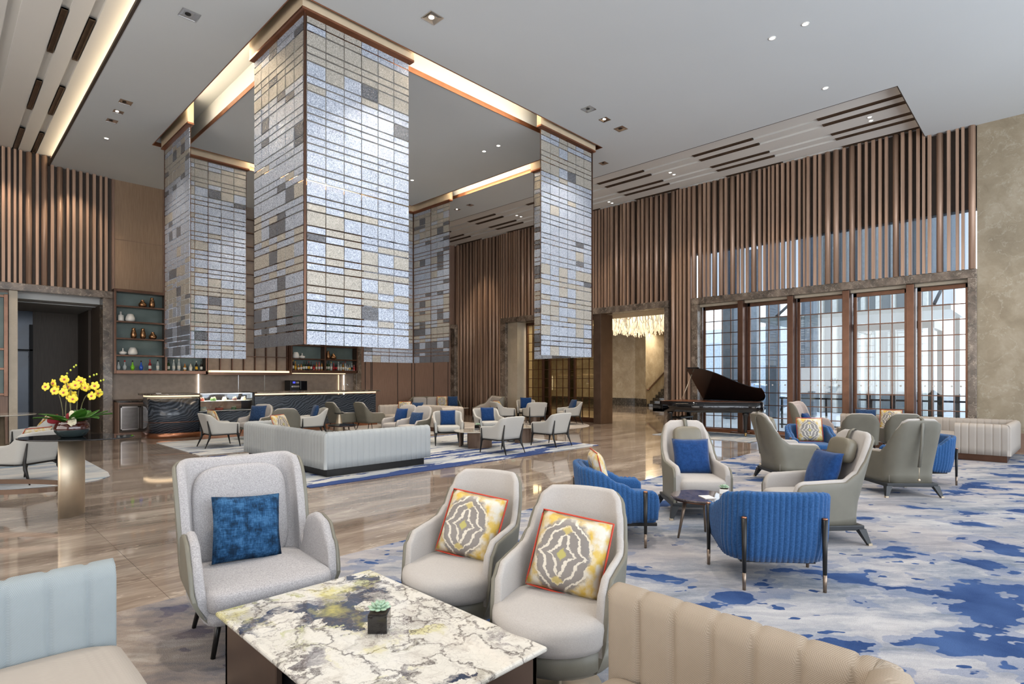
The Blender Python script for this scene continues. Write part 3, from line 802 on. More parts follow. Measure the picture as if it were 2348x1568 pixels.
def curtain(cx, cy, dx, dy, lab, zt=7.19, zb=2.125, seed=1):
    """L-shaped curtain: corner (cx,cy); faces run along +-x (dx) and +-y (dy)"""
    root = thing('glass_chandelier', lab, 'chandelier', (cx, cy, zt), 0, 'four hanging glass curtains')
    r = random.Random(seed); rest = {'pane': MB(), 'pane2': MB(), 'pane3': MB()}; cnt = 0
    data = {}
    for hgt in (.205, .092):
        for mk in ('pane', 'pane2', 'pane3'):
            m = MB(); m.box(-PW / 2 + .007, -.007, -hgt / 2, PW / 2 - .007, .007, hgt / 2); data[hgt, mk] = m
    tmpl = {}
    cells = []
    for face in (0, 1):
        for col in range(6):
            z = zb; k = 0
            while z < zt - .06:
                hgt = .205 if k % 3 == 0 else .092
                zc = z + hgt / 2
                band = .85 if zc > 6.2 else (.62 if 2.95 < zc < 3.85 else (.35 if 2.7 < zc < 4.3 else .06))  # height bands where panes are tinted for warm reflections
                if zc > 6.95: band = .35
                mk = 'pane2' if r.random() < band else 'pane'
                if r.random() < ((.70 if zc < 2.7 else .09) if face == 1 else .025): mk = 'pane3'  # darker panes, most often in the low rows of the y face
                cells.append((face, col, zc, hgt, mk)); z += hgt + .0225; k += 1
    # the panes seen largest become parts of their own: the lowest rows of both faces
    cells.sort(key=lambda q: (q[2] - .001 * q[1]))
    vis = [q for q in cells if q[3] > .15] + [q for q in cells if q[3] < .15]
    for idx, (face, col, zc, hgt, mk) in enumerate(vis):
        u = .03 + PW * (col + .5); tx = (r.random() - .5) * .05; tz = (r.random() - .5) * .04
        if face == 0: M = Matrix.Translation((dx * u, 0, zc - zt)) @ Matrix.Rotation(tz, 4, 'Z') @ Matrix.Rotation(tx, 4, 'X')
        else: M = Matrix.Translation((0, dy * u, zc - zt)) @ Matrix.Rotation(math.pi / 2 + tz, 4, 'Z') @ Matrix.Rotation(tx, 4, 'X')
        if idx < 100:
            key = (hgt, mk)
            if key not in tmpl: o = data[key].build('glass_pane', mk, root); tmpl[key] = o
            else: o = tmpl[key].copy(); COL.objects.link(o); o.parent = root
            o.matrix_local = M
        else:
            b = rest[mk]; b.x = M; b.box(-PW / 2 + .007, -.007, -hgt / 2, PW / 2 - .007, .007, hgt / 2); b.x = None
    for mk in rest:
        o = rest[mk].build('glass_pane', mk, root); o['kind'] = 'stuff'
    m = MB(); H = zt - zb
    for k in (0, 3, 6):
        u = .03 + PW * k; m.box(dx * u - .004, .012 * dy, -H, dx * u + .004, .022 * dy, 0)
        m.box(.012 * dx, dy * u - .004, -H, .022 * dx, dy * u + .004, 0)
    m.box(-.012, -.012, -H, .012, .012, 0)
    m.build('hanging_frame', 'bronze', root)
    Lf = PW * 6 + .1; m = MB()
    
    def ell(o_): p_ = [(-o_ * dx, -o_ * dy), (dx * Lf, -o_ * dy), (dx * Lf, o_ * dy), (o_ * dx, o_ * dy), (o_ * dx, dy * Lf), (-o_ * dx, dy * Lf)]; return p_ if dx * dy > 0 else p_[::-1]
    m.prism(ell(.06), .016, .56)
    m.build('canopy_box', 'soffit', root)
    m = MB(); m.prism(ell(.066), -.02, .015)
    m.build('canopy_lip', 'copper', root)
    return root


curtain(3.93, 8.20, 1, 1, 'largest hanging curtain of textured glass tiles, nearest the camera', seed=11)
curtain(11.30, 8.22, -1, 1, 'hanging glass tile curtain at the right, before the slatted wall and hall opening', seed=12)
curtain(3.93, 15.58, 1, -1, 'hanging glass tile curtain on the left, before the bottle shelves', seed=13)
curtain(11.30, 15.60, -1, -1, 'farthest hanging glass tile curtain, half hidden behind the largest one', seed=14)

# ------------------------------------------------------------------ downlights
def sq_dl(x, y, z, s, lit, lab):
    r_ = thing('square_downlight', lab, 'downlight', (x, y, z), 0, 'square downlights in the ceiling')
    m = MB(); a, b = s, s - .012
    for q in ((-a, -a, a, -b), (-a, b, a, a), (-a, -b, -b, b), (b, -b, a, b)): m.box(q[0], q[1], -.006, q[2], q[3], .0)
    m.build('trim_ring', 'chrome', r_)
    m = MB(); A = [(-b, -b, -.004), (b, -b, -.004), (b, b, -.004), (-b, b, -.004)]; B = [(p[0] * .55 - .02, p[1] * .55, -.0005) for p in A]
    m.loft([A, B], True, False, False); i = [m.av(p) for p in B]; m.face(i); m.build('reflector', 'chrome', r_)
    m = MB(); m.lathe([(s * .34, -.003), (s * .34, -.005)], (-.02, 0, 0), 12); m.build('lamp', 'wht' if lit else 'black', r_)
    return r_


def rd_dl(x, y, z, s, lab):
    r_ = thing('round_downlight', lab, 'downlight', (x, y, z), 0, 'small round downlights')
    m = MB(); m.lathe([(s, 0), (s, -.006), (s * .75, -.007), (s * .7, -.002)], (0, 0, 0), 16, caps=False); m.build('trim_ring', 'white', r_)
    m = MB(); m.lathe([(s * .7, -.002), (s * .7, -.004)], (0, 0, 0), 12); m.build('lamp', 'wht', r_)
    return r_


for (x, y, s, lit, lab) in ((2.8, 9.76, .13, 0, 'square downlight alone in the ceiling strip left of the largest glass curtain'), (2.77, 13.79, .11, 0, 'first square downlight of the row of three on the left strip'), (2.76, 14.4, .09, 1, 'lit square downlight, middle of the row of three on the left'), (2.76, 15.0, .10, 0, 'last square downlight of the row of three on the left strip'),
                            (5.5, 7.09, .13, 1, 'square downlight in front of the right face of the largest glass curtain'), (9.66, 7.12, .12, 0, 'dark square downlight, first of three before the right curtain'), (10.3, 7.15, .10, 1, 'pale square downlight, middle of the three before the right curtain'), (10.93, 7.15, .12, 0, 'third square downlight before the right curtain'),
                            (12.36, 8.62, .10, 0, 'square downlight beside the top of the right glass curtain'), (12.29, 13.84, .10, 0, 'dark square downlight beside a bright one, far ceiling strip'), (12.31, 14.51, .09, 1, 'bright shining square downlight in the far ceiling strip')):
    sq_dl(x, y, CZ, s, lit, lab)
for (x, y, z, lab) in ((9.79, 3.43, CZ, 'round downlight in the upper right ceiling, left of a pair'), (9.77, 2.91, CZ, 'round downlight in the upper right ceiling, right of a pair'), (12.2, 3.27, CZ, 'round downlight alone near the slotted ceiling panel'), (9.63, 10.32, CZ, 'round downlight inside the ceiling square, left of a pair'), (9.64, 9.82, CZ, 'round downlight inside the ceiling square, right of a pair'), (2.87, 16.19, CZ, 'tiny round downlight at the far left ceiling strip'), (9.59, 13.3, CZ, 'round downlight inside the ceiling square, farthest one'),
                       (14.8, 3.06, RZ, 'round downlight between slots at the near end of the white recess, left'), (15.02, 3.08, RZ, 'round downlight between slots at the near end of the white recess, right'), (14.78, 8.0, RZ, 'round downlight between the second and third slot groups, left'), (15.0, 8.0, RZ, 'round downlight between the second and third slot groups, right'),
                       (15.80, 10.8, RZ, 'round downlight by the third slot group, left'), (15.98, 10.8, RZ, 'round downlight by the third slot group, right'), (14.78, 14.1, RZ, 'round downlight before the fifth slot group, left'), (15.0, 14.1, RZ, 'round downlight before the fifth slot group, right')):
    rd_dl(x, y, z, .055 if z > CZ else .06, lab)
SP = [(2.76, 9.8), (2.76, 14.4), (5.5, 7.1), (10.3, 7.15), (12.36, 8.6), (12.3, 14.5), (9.7, 3.2), (6.5, 11.5), (9.6, 10), (9.6, 13.3), (6.5, 14), (5.5, 2.5), (2, 2.5), (2.8, 5.5), (13.5, 1.5)]
for x, y in SP: lamp('downlight_beam', 'SPOT', (x, y, CZ - .03), (0, 0, 0), 420, (1, .90, .78), spot_size=R(100), spot_blend=.9, shadow_soft_size=.045)
for y in (3, 5.5, 8, 10.8, 14, 17.3): lamp('wall_fill_spot', 'SPOT', (15.5, y, RZ - .05), (0, R(20), 0), 330, (1, .78, .56), spot_size=R(95), spot_blend=.8, shadow_soft_size=.06)  # spots added to brighten the slatted window wall
for x in (-.5, 1.2, 2.7): lamp('wall_fill_spot', 'SPOT', (x, 18.3, CZ - .03), (R(20), 0, 0), 130, (1, .78, .56), spot_size=R(75), spot_blend=.8, shadow_soft_size=.06)  # spots added to brighten the left slats, no fixtures there
# ------------------------------------------------------------------ bar
def shelf_unit(name, lab, x0, x1, div, zb, zt, shelves, n_back='teal'):
    r_ = thing(name, lab, 'shelving unit', (x0, 19.0, 0)); W = x1 - x0; m = MB()
    m.box(0, .32, zb, W, .36, zt); m.build('back_panel', n_back, r_)
    m = MB(); m.box(0, 0, zb - .10, W, .36, zb); m.box(0, 0, zt, W, .36, zt + .08); m.box(-.03, 0, zb - .1, .02, .36, zt + .08); m.box(W - .04, 0, zb - .1, W, .36, zt + .08)
    for d_ in div: m.box(d_ - x0 - .03, 0, zb, d_ - x0 + .03, .36, zt)
    m.build('carcass', 'bronze', r_, bevel=.005)
    for (sx0, sx1, z) in shelves:
        m = MB(); m.box(sx0 - x0, .01, z - .045, sx1 - x0, .34, z); m.build('shelf', 'bronze', r_, bevel=.004)
    return r_


ls = [2.28, 2.76, 3.24, 3.68]
su = shelf_unit('shelving_unit', 'tall brown bar shelving with teal back behind the left bottles', 3.58, 5.95, [4.83], 1.84, 4.06, [(3.6, 4.8, z) for z in ls] + [(4.86, 5.92, z) for z in ls])
su2 = shelf_unit('shelving_unit', 'brown bar shelving crowded with bottles, above the coffee machine', 8.66, 11.2, [9.9], 1.9, 4.0, [(8.68, 9.87, z) for z in (2.31, 2.79, 3.3)] + [(9.93, 11.18, z) for z in (2.31, 2.79, 3.3)])
m = MB(); m.box(8.7, .02 + 19.0, 1.775, 10.7, 19.10, 1.795)
tag(m.build('under_shelf_light', 'warmsoft'), 'thin light bar under the crowded bottle shelf', 'light strip')
m = MB(); m.box(6.05, 18.98, 1.80, 8.55, 19.2, 1.86)
tag(m.build('light_ledge', 'warmsoft'), 'glowing ribbed light ledge below the copper grid panel', 'light strip')
m = MB(); m.box(5.97, 18.95, 1.72, 8.62, 19.36, 1.80); tag(m.build('ledge_shelf', 'bronze'), 'brown ledge carrying the glowing strip behind the bar', 'shelf')
for x, t_ in ((5.80, 'tall thin light tube left of the taupe back panels'), (10.58, 'thinner light tube right of the coffee machine'), (10.80, 'brighter light tube right of the coffee machine')):
    m = MB(); m.box(x - .009, 19.30, 1.0, x + .009, 19.33, 1.74); tag(m.build('light_tube', 'wht' if x != 10.58 else 'warmsoft'), t_, 'light strip')
m = MB(); m.box(3.56, 19.34, 1.0, 11.2, 19.4, 1.9); struct('wall_backsplash', m, 'panel')
m = MB()
for x in (7.0, 7.85): m.box(x, 19.335, 1.0, x + .008, 19.342, 1.72)
struct('trim_14', m, 'chrome')
bc = thing('back_counter', 'long brown back counter under the bottle shelves', 'counter', (3.6, 18.75, 0))
m = MB(); m.box(0, .05, 0, 7.55, .6, .93); m.build('body', 'wood', bc)
m = MB(); m.box(0, 0, .93, 7.6, .62, .98); m.build('worktop', 'darkstone', bc, bevel=.004)
fr = thing('undercounter_fridge', 'louvred steel cabinet under the left end of the back counter', 'fridge', (3.62, 18.72, 0))
m = MB(); m.box(0, 0, .1, .95, .04, .88); m.build('body', 'backing', fr, bevel=.004)
for k in (0, 1):
    m = MB()
    for q in ((.02, .16, .05, .82), (.43, .16, .46, .82), (.02, .79, .46, .82), (.02, .16, .46, .185)): m.box(q[0] + k * .46, -.03, q[1], q[2] + k * .46, -.004, q[3])
    for j in range(17): m.box(.05 + k * .46, -.026, .19 + j * .036, .43 + k * .46, -.014, .208 + j * .036)
    m.build('louvred_door', 'steel', fr)
# front counter
CT = 1.2
fc = thing('bar_counter', 'black wavy marble bar counter with rounded left end', 'counter', (0, 0, 0))


def rr_end(x0, y0, x1, y1, r, n=8):
    pts = []
    for k in range(n + 1): t = math.pi + math.pi / 2 * k / n; pts.append((x0 + r + r * math.cos(t), y0 + r + r * math.sin(t)))
    pts += [(x1, y0), (x1, y1)]
    pts += [(x0, y1)]
    return pts


m = MB(); m.prism(rr_end(4.02, 17.02, 5.12, 18.0, .5), .14, CT - .13, True); m.build('marble_body', 'counter', fc)
m = MB(); m.prism(rr_end(3.98, 16.98, 5.14, 18.02, .5), 0, .14, True); m.build('plinth', 'copper', fc)
m = MB(); m.prism(rr_end(3.92, 16.9, 5.12, 18.1, .5), CT - .05, CT, True); m.build('countertop', 'jamb', fc, bevel=.006)
m = MB(); m.prism(rr_end(4.0, 16.985, 5.12, 17.9, .5), CT - .09, CT - .055, True); m.build('light_strip', 'warmsoft', fc)
m = MB(); m.prism(rr_end(4.015, 17.012, 5.12, 18.0, .5), .42, .432, True); m.build('inlay', 'copper', fc)
fc2 = thing('bar_counter', 'long straight black marble bar counter right of the pastry case', 'counter', (0, 0, 0))
m = MB(); m.box(6.62, 17.0, .14, 10.72, 17.9, CT - .13); m.build('marble_body', 'counter', fc2)
m = MB(); m.box(6.58, 16.96, 0, 10.76, 17.9, .14); m.build('plinth', 'copper', fc2)
m = MB(); m.box(6.62, 16.82, CT - .04, 10.8, 18.0, CT + .01); m.build('countertop', 'jamb', fc2, bevel=.006)
m = MB(); m.box(6.62, 16.96, CT - .085, 10.7, 16.99, CT - .045); m.build('light_strip', 'warmsoft', fc2)
pc = thing('pastry_case', 'lit glass pastry display case set into the bar counter', 'display case', (5.14, 16.98, 0))
m = MB(); m.box(0, .03, .14, 1.46, .9, .68); m.build('base', 'counter', pc)
m = MB(); m.box(0, 0, 0, 1.46, .9, .14); m.build('plinth', 'copper', pc)
m = MB(); m.box(0, 0, .68, 1.46, .85, .70); m.build('deck', 'whitep', pc)
m = MB(); m.box(0, 0, .665, 1.44, .02, .69); m.box(1.40, 0, .66, 1.46, .85, 1.2); m.box(0, 0, 1.185, 1.46, .03, 1.2); m.box(0, .83, .68, 1.46, .86, 1.2) if False else None; m.build('frame', 'black', pc)
m = MB(); m.box(.02, .1, .955, 1.4, .7, .967); m.build('glass_shelf', 'whitep', pc)
m = MB(); m.box(.0, 0, .70, 1.4, .006, 1.19); m.box(0, 0, .70, .006, .8, 1.19); m.build('glass_front', 'glass', pc)
m = MB(); m.box(.05, .1, 1.17, 1.38, .16, 1.185); m.build('light_strip', 'wht', pc)
lamp('case_light', 'AREA', (5.85, 17.35, 1.16), (0, 0, 0), 22, (1, .9, .72), shape='RECTANGLE', size=1.2, size_y=.3)
CK = {'cake1': ((.55, .10, .06), (.75, .5, .35)), 'green': ((.06, .16, .03), (.7, .65, .4)), 'cream': ((.85, .7, .45), (.9, .85, .7)), 'choc': ((.10, .03, .02), (.8, .55, .1))}
for k, (cx_, z, cc, rr, lab) in enumerate(((.12, .967, 'cake1', .07, 'small red cake at the left of the upper case shelf'), (.42, .967, 'green', .08, 'green topped cake on the upper case shelf'), (.72, .967, 'cream', .06, 'pale pastry in the middle of the upper case shelf'), (1.0, .967, 'choc', .06, 'dark chocolate cake with yellow topping on the upper case shelf'), (1.25, .967, 'cream', .07, 'flat pale tart at the right of the upper case shelf'),
                                         (.16, .70, 'cream', .10, 'tall ribbed cream cake at lower left of the case'), (.58, .70, 'cake1', .11, 'white blossom topped cake at the bottom of the case'), (.98, .70, 'green', .07, 'low cake with green sprig at the bottom of the case'))):
    ck = thing('cake', lab, 'cake', (5.14 + cx_, 17.25, z), 0, 'cakes in the pastry case')
    m = MB(); m.lathe([(rr * .9, .0), (rr, .01), (rr, .055), (rr * .85, .065)], (0, 0, 0), 14); m.build('sponge', plain('cake_' + cc, CK[cc][0], .6), ck)
    m = MB()
    for j in range(7): t = j * 2.4; m.sell((rr * .5 * math.cos(t), rr * .5 * math.sin(t), .075 + .01 * (j % 3)), rr * .3, rr * .3, .02, 1, 1, 8, 5)
    m.build('topping', plain('topping_' + cc, CK[cc][1], .5), ck)
cm = thing('coffee_machine', 'black espresso machine with small screen behind the long counter', 'coffee machine', (8.42, 18.62, 1.02))
m = MB(); m.box(0, 0, 0, .34, .45, .52); m.build('body', 'black', cm, bevel=.02)
m = MB(); m.box(.05, -.012, .28, .32, 0, .34); m.box(.04, -.05, .13, .33, 0, .16); m.box(.02, -.1, 0, .34, 0, .03); m.build('group_head', 'chrome', cm, bevel=.004)
m = MB(); m.box(.09, -.014, .42, .17, 0, .48); m.build('screen', emis('blue_screen', (.05, .06, .7), 1.2), cm)
m = MB(); m.box(.36, 0, 0, .60, .4, .50); m.build('milk_fridge', 'blackglass', cm, bevel=.01)
m = MB(); m.box(.20, -.015, .42, .30, 0, .47); m.build('button_panel', 'steel', cm)
m = MB(); m.tube([(0, 0, 0), (0, 0, .16), (.03, -.02, .2), (.10, -.03, .2), (.14, -.04, .16), (.14, -.04, .1)], .012, 8)
o = m.build('tap', 'chrome'); o.location = (9.95, 17.8, CT + .01); tag(o, 'curved chrome tap behind the right end of the bar', 'tap')
ct = thing('card_terminal', 'small white card terminal at the rounded end of the bar', 'card terminal', (4.15, 16.98, CT))
m = MB(); m.box(-.07, -.03, 0, .05, .04, .02); m.box(-.05, -.012, .02, .03, .012, .045) if False else None; m.build('base', 'white', ct, bevel=.01)
# vases
def vase(kind, x, z, lab, grp, mat):
    P = {'tall': [(.045, 0), (.07, .03), (.075, .12), (.055, .22), (.04, .27), (.05, .30)], 'squat': [(.06, 0), (.105, .04), (.10, .10), (.05, .16), (.04, .20), (.048, .21)], 'dome': [(.10, 0), (.125, .05), (.11, .13), (.075, .21), (.06, .22)],
         'onion': [(.05, 0), (.10, .04), (.095, .08), (.03, .11), (.015, .13), (.018, .19)], 'bottle': [(.07, 0), (.075, .01), (.07, .17), (.025, .185), (.025, .27)]}
    m = MB(); m.lathe(P[kind], (0, 0, 0), 18); o = m.build('vase', mat); o.location = (x, 19.15, z); return tag(o, lab, 'vase', grp)


for a in (('squat', 4.26, 3.68, 'squat bronze vase on the top left shelf'), ('tall', 4.50, 3.68, 'tall bronze vase on the top left shelf'), ('tall', 4.04, 2.76, 'left of the two tall bronze vases on the third shelf'), ('tall', 4.27, 2.76, 'right of the two tall bronze vases on the third shelf'), ('squat', 4.52, 2.76, 'squat bronze vase beside tall ones on the third shelf'),
          ('tall', 10.07, 2.31, 'tall bronze vase above the crowded bottles'), ('squat', 10.28, 2.31, 'squat bronze vase above the crowded bottles')): vase(*a, 'bronze vases on the bar shelves', MT['brass'] if False else plain('bronze_glaze', (.40, .22, .11), .25, .9))
for a in (('bottle', 3.73, 3.24, 'white square shouldered bottle vase on the second shelf'), ('dome', 3.96, 3.24, 'white domed vase on the second shelf'), ('onion', 3.78, 2.28, 'white onion shaped vase on the fourth shelf'), ('dome', 4.02, 2.28, 'white domed vase on the fourth shelf'),
          ('dome', 8.86, 2.31, 'white domed vase above the whisky bottles'), ('onion', 9.09, 2.31, 'white onion shaped vase above the whisky bottles'), ('onion', 9.24, 2.79, 'white onion vase just under the glass curtain edge'), ('bottle', 9.44, 2.79, 'white bottle vase just under the glass curtain edge'), ('dome', 9.66, 2.79, 'white domed vase just under the glass curtain edge')): vase(*a, 'white vases on the bar shelves', 'white')
# bottles
def bcol(n_, c_, tr=0):
    t = NT(n_); v = t.coord(); c = t.ramp(t.noise(v, 8), [(.3, tuple(a * .85 for a in c_)), (.7, c_)]); return t.set(c, .08, 0, .6)


BC = {k: bcol(k + '_bottle_glass', v) for k, v in dict(clear=(.42, .46, .46), green=(.02, .06, .015), lime=(.22, .62, .02), blue=(.02, .10, .55), dark=(.012, .01, .008), red=(.30, .01, .015), amber=(.45, .20, .03), pink=(.55, .12, .12), cream=(.7, .66, .55)).items()}
BL = {'w': plain('white_label', (.72, .70, .62), .6), 'y': plain('yellow_label', (.75, .45, .04), .5), 'b': plain('black_label', (.02, .02, .02), .5), 'r': plain('red_label', (.5, .02, .02), .5)}
BT = {}


def bottle(x, z, c_, lb, h, s, cap, lab, grp, y=19.12):
    shp = {'n': [(.036, 0), (.038, .01), (.038, .19), (.015, .245), (.013, .31), (.016, .312)], 'f': [(.028, 0), (.045, .05), (.05, .09), (.02, .16), (.014, .25), (.016, .26)], 'w': [(.045, 0), (.046, .01), (.046, .13), (.018, .18), (.016, .23)]}[s]
    key = (c_, lb, s, cap)
    if key not in BT:
        r_ = thing('bottle', lab, 'bottle', (x, y, z), 0, grp)
        MB().lathe(shp, (0, 0, 0), 12).build('glass_body', BC[c_], r_)
        rr = {'n': .0392, 'f': .0, 'w': .0475}[s]
        if rr and lb: MB().lathe([(rr, .045), (rr, .14 if s == 'n' else .11)], (0, 0, 0), 12).build('paper_label', BL[lb], r_)
        zz = shp[-1][1]; MB().lathe([(.0165, zz - .035), (.0165, zz + .01)], (0, 0, 0), 10).build('cap', BL[cap], r_)
        BT[key] = r_
    else: r_ = dup(BT[key], (x, y, z), 0, lab, grp)
    r_.scale = (h, h, h); return r_


BX = [3.66, 3.82, 4.01, 4.22, 4.44, 4.63, 4.97, 5.12, 5.29, 5.46, 5.62, 5.76, 5.87]
BX = [3.67, 3.82, 4.01, 4.22, 4.44, 4.64, 4.92, 5.06, 5.20, 5.36, 5.52, 5.68, 5.82]
BD = [('clear', '', 1.05, 'f', 'b', 'leftmost clear flask bottle on the left bar shelf'), ('clear', '', 1.05, 'f', 'r', 'second clear flask bottle on the left bar shelf'), ('lime', '', 1.05, 'f', 'b', 'bright lime green bottle on the left bar shelf'), ('blue', '', 1.05, 'f', 'b', 'bright blue bottle on the left bar shelf'), ('red', 'w', 1.0, 'n', 'r', 'dark red bottle with white label beside the blue one'), ('clear', 'w', 1.0, 'n', 'b', 'clear labelled bottle just left of the shelf divider'),
      ('green', 'w', .98, 'n', 'b', 'green wine bottle just right of the shelf divider'), ('clear', 'w', 1.04, 'n', 'w', 'clear bottle with pale label right of the green wine bottle'), ('clear', 'w', 1.12, 'n', 'w', 'tallest clear bottle with square white label'), ('amber', 'w', .9, 'w', 'r', 'short amber bottle with round white label'), ('cream', 'w', 1.0, 'w', 'b', 'cream coloured bottle with black cap'), ('dark', 'y', .95, 'n', 'w', 'dark bottle with bright yellow label'), ('dark', 'w', .95, 'n', 'b', 'dark bottle with white label at the right end of the left shelf')]
for x, d_ in zip(BX, BD): bottle(x, 1.84, d_[0], d_[1], d_[2], d_[3], d_[4], d_[5], 'bottles on the left bar shelf')
B2 = [('dark', 'w', 1.1, 'n', 'y'), ('amber', 'y', .95, 'n', 'y'), ('amber', 'w', .85, 'w', 'w'), ('amber', 'w', .95, 'w', 'b'), ('green', 'w', .95, 'n', 'b'), ('dark', 'w', 1.0, 'n', 'b'), ('dark', 'y', 1.0, 'n', 'r'), ('dark', 'w', .95, 'n', 'b'), ('red', 'r', .9, 'w', 'b'), ('amber', 'w', .9, 'n', 'r'), ('pink', 'w', .95, 'n', 'r'), ('amber', 'w', .95, 'n', 'b'),
      ('green', 'w', 1.0, 'n', 'w'), ('green', 'w', 1.02, 'n', 'b'), ('clear', 'w', 1.0, 'n', 'y'), ('red', 'r', 1.02, 'f', 'r'), ('dark', 'r', .9, 'n', 'b'), ('clear', 'w', 1.0, 'n', 'w'), ('clear', 'w', .92, 'n', 'b'), ('amber', 'w', .9, 'n', 'r'), ('clear', 'w', 1.05, 'n', 'r'), ('clear', 'w', .95, 'w', 'r'), ('clear', 'y', .9, 'w', 'w'), ('clear', 'b', .9, 'n', 'w'), ('pink', 'r', .9, 'w', 'w')]
nx = [8.74, 8.83, 8.94, 9.04, 9.14, 9.23, 9.32, 9.41, 9.51, 9.61, 9.71, 9.81, 9.98, 10.08, 10.18, 10.28, 10.38, 10.47, 10.57, 10.66, 10.75, 10.84, 10.93, 11.02, 11.11]
cn = {'w': 'white', 'y': 'yellow', 'b': 'black', 'r': 'red'}
ordn = ['first', 'second', 'third', 'fourth', 'fifth', 'sixth', 'seventh', 'eighth', 'ninth', 'tenth', 'eleventh', 'twelfth', 'thirteenth']
for i, (x, d_) in enumerate(zip(nx, B2)):
    half = 'left' if i < 12 else 'right'; j = i if i < 12 else i - 12
    bottle(x, 1.9, *d_, '%s glass bottle, %s from the left in the %s half of the crowded shelf' % (d_[0], ordn[j], half), 'bottles on the crowded bar shelf')
# left wall cabinet
lc = thing('display_cabinet', 'brown framed cabinet with teal panels at the far left wall', 'cabinet', (-.6, 19.3, 0))
m = MB(); m.box(0, 0, 1.2, 1.94, .08, 3.8); m.build('panel', 'teal', lc)
m = MB()
for z in (1.2, 1.85, 2.35, 3.7): m.box(0, -.06, z - .03, 1.94, 0, z + .03)
m.box(1.86, -.08, 1.15, 1.94, 0, 3.75); m.build('frame', 'bronze', lc, bevel=.005)
m = MB(); m.box(0, -.02, 0, 1.94, .08, 1.18); m.build('lower_panel', 'wood', lc)
# ------------------------------------------------------------------ rugs
def rug(name, poly, mat, lab, z=0.012):
    m = MB(); m.prism(poly, 0.001, z); return tag(m.build(name, mat, bevel=.004, seg=1), lab, 'rug')


rug('carpet', [(-4.5, -4.5), (15.9, -4.5), (15.9, 4.72), (-4.5, 4.55)], 'rugbig', 'large abstract blue and grey carpet under the foreground and window seating')
rug('rug', [(3.84, 7.82), (11.12, 7.9), (11.12, 12.4), (3.9, 12.4)], 'rugmid', 'blue streaked rug under the central sofa and light grey chairs', .014)
rug('rug', [(3.85, 12.75), (8.6, 12.75), (8.6, 16.3), (3.85, 16.0)], 'rugbar', 'grey and navy streaked rug before the bar')
rug('rug', [(-4, 10.95), (.2, 10.95), (.9, 10.78), (1.45, 10.68), (1.8, 10.8), (2.02, 11.12), (2.08, 11.6), (2.08, 17.6), (-4, 17.6)], 'rugleft', 'pale blue grey rug with curved corner at the left edge')
rug('rug', [(14.2, 5.5), (16.2, 5.55), (16.2, 8.3), (14.3, 8.3)], 'rugleft', 'small pale blue rug under the grand piano', .013)
rug('round_rug', [(14.6 + 1.75 * math.cos(t), 13.1 + 2.0 * math.sin(t)) for t in [2 * math.pi * k / 40 for k in range(40)]], 'rugplain', 'plain grey round rug under the far chairs by the screen')
rug('rug', [(9.0, 12.9), (13.6, 12.9), (13.6, 18.6), (9.0, 18.6)], 'rugplain', 'plain grey rug under the curved sofas at the far wall')
# ------------------------------------------------------------------ chairs
def leg(m, a, b, r0=.016, r1=.010, seg=8): m.tube([a, b], [r0, r1], seg)


def make_tub_chair(label, fab='cream_cool', outer='cream_cool'):
    """low armchair with metal struts rising outside the shell"""
    t = thing('armchair', label, 'armchair')
    W, D_ = .66, .60; path = upath(W, D_, .10, 52)
    zt = prof([(0, .79), (.27, .785), (.36, .77), (.60, .60), (.66, .585), (.96, .565), (1, .545)])
    zb = lambda a: .30
    p2 = [(x * (1 - .0), y, nx, ny, a, s) for x, y, nx, ny, a, s in path]
    o = tub(p2, zb, zt, .0, -.05, lean=.22, z0=.32, flare=.08).build('backrest_shell', fab, t)
    MB().sell((0, -.03, .385), .275, .30, .075, .3, .4).build('seat_cushion', fab, t)
    m = MB(); m.prism([(x * 1.0 + nx * .006, y + ny * .006) for x, y, nx, ny, a, s_ in path], .282, .308); m.build('seat_frame', 'black', t)
    for sx in (-1, 1):
        m = MB(); m.tube([(sx * .325, -.32, 0), (sx * .325, -.275, .24), (sx * .342, -.255, .33), (sx * .352, -.25, .53)], [.011, .024, .021, .010], 8); m.tube([(sx * .325, -.272, .26), (sx * .28, -.25, .29), (sx * .2, -.22, .292)], [.020, .016, .012], 6); m.build('leg', 'black', t)
        m = MB(); m.tube([(sx * .29, .43, 0), (sx * .27, .335, .22), (sx * .275, .325, .33), (sx * .285, .385, .62)], [.011, .026, .022, .010], 8); m.tube([(sx * .27, .33, .25), (sx * .22, .29, .29), (sx * .1, .24, .292)], [.020, .016, .012], 6); m.build('leg', 'black', t)
    return t


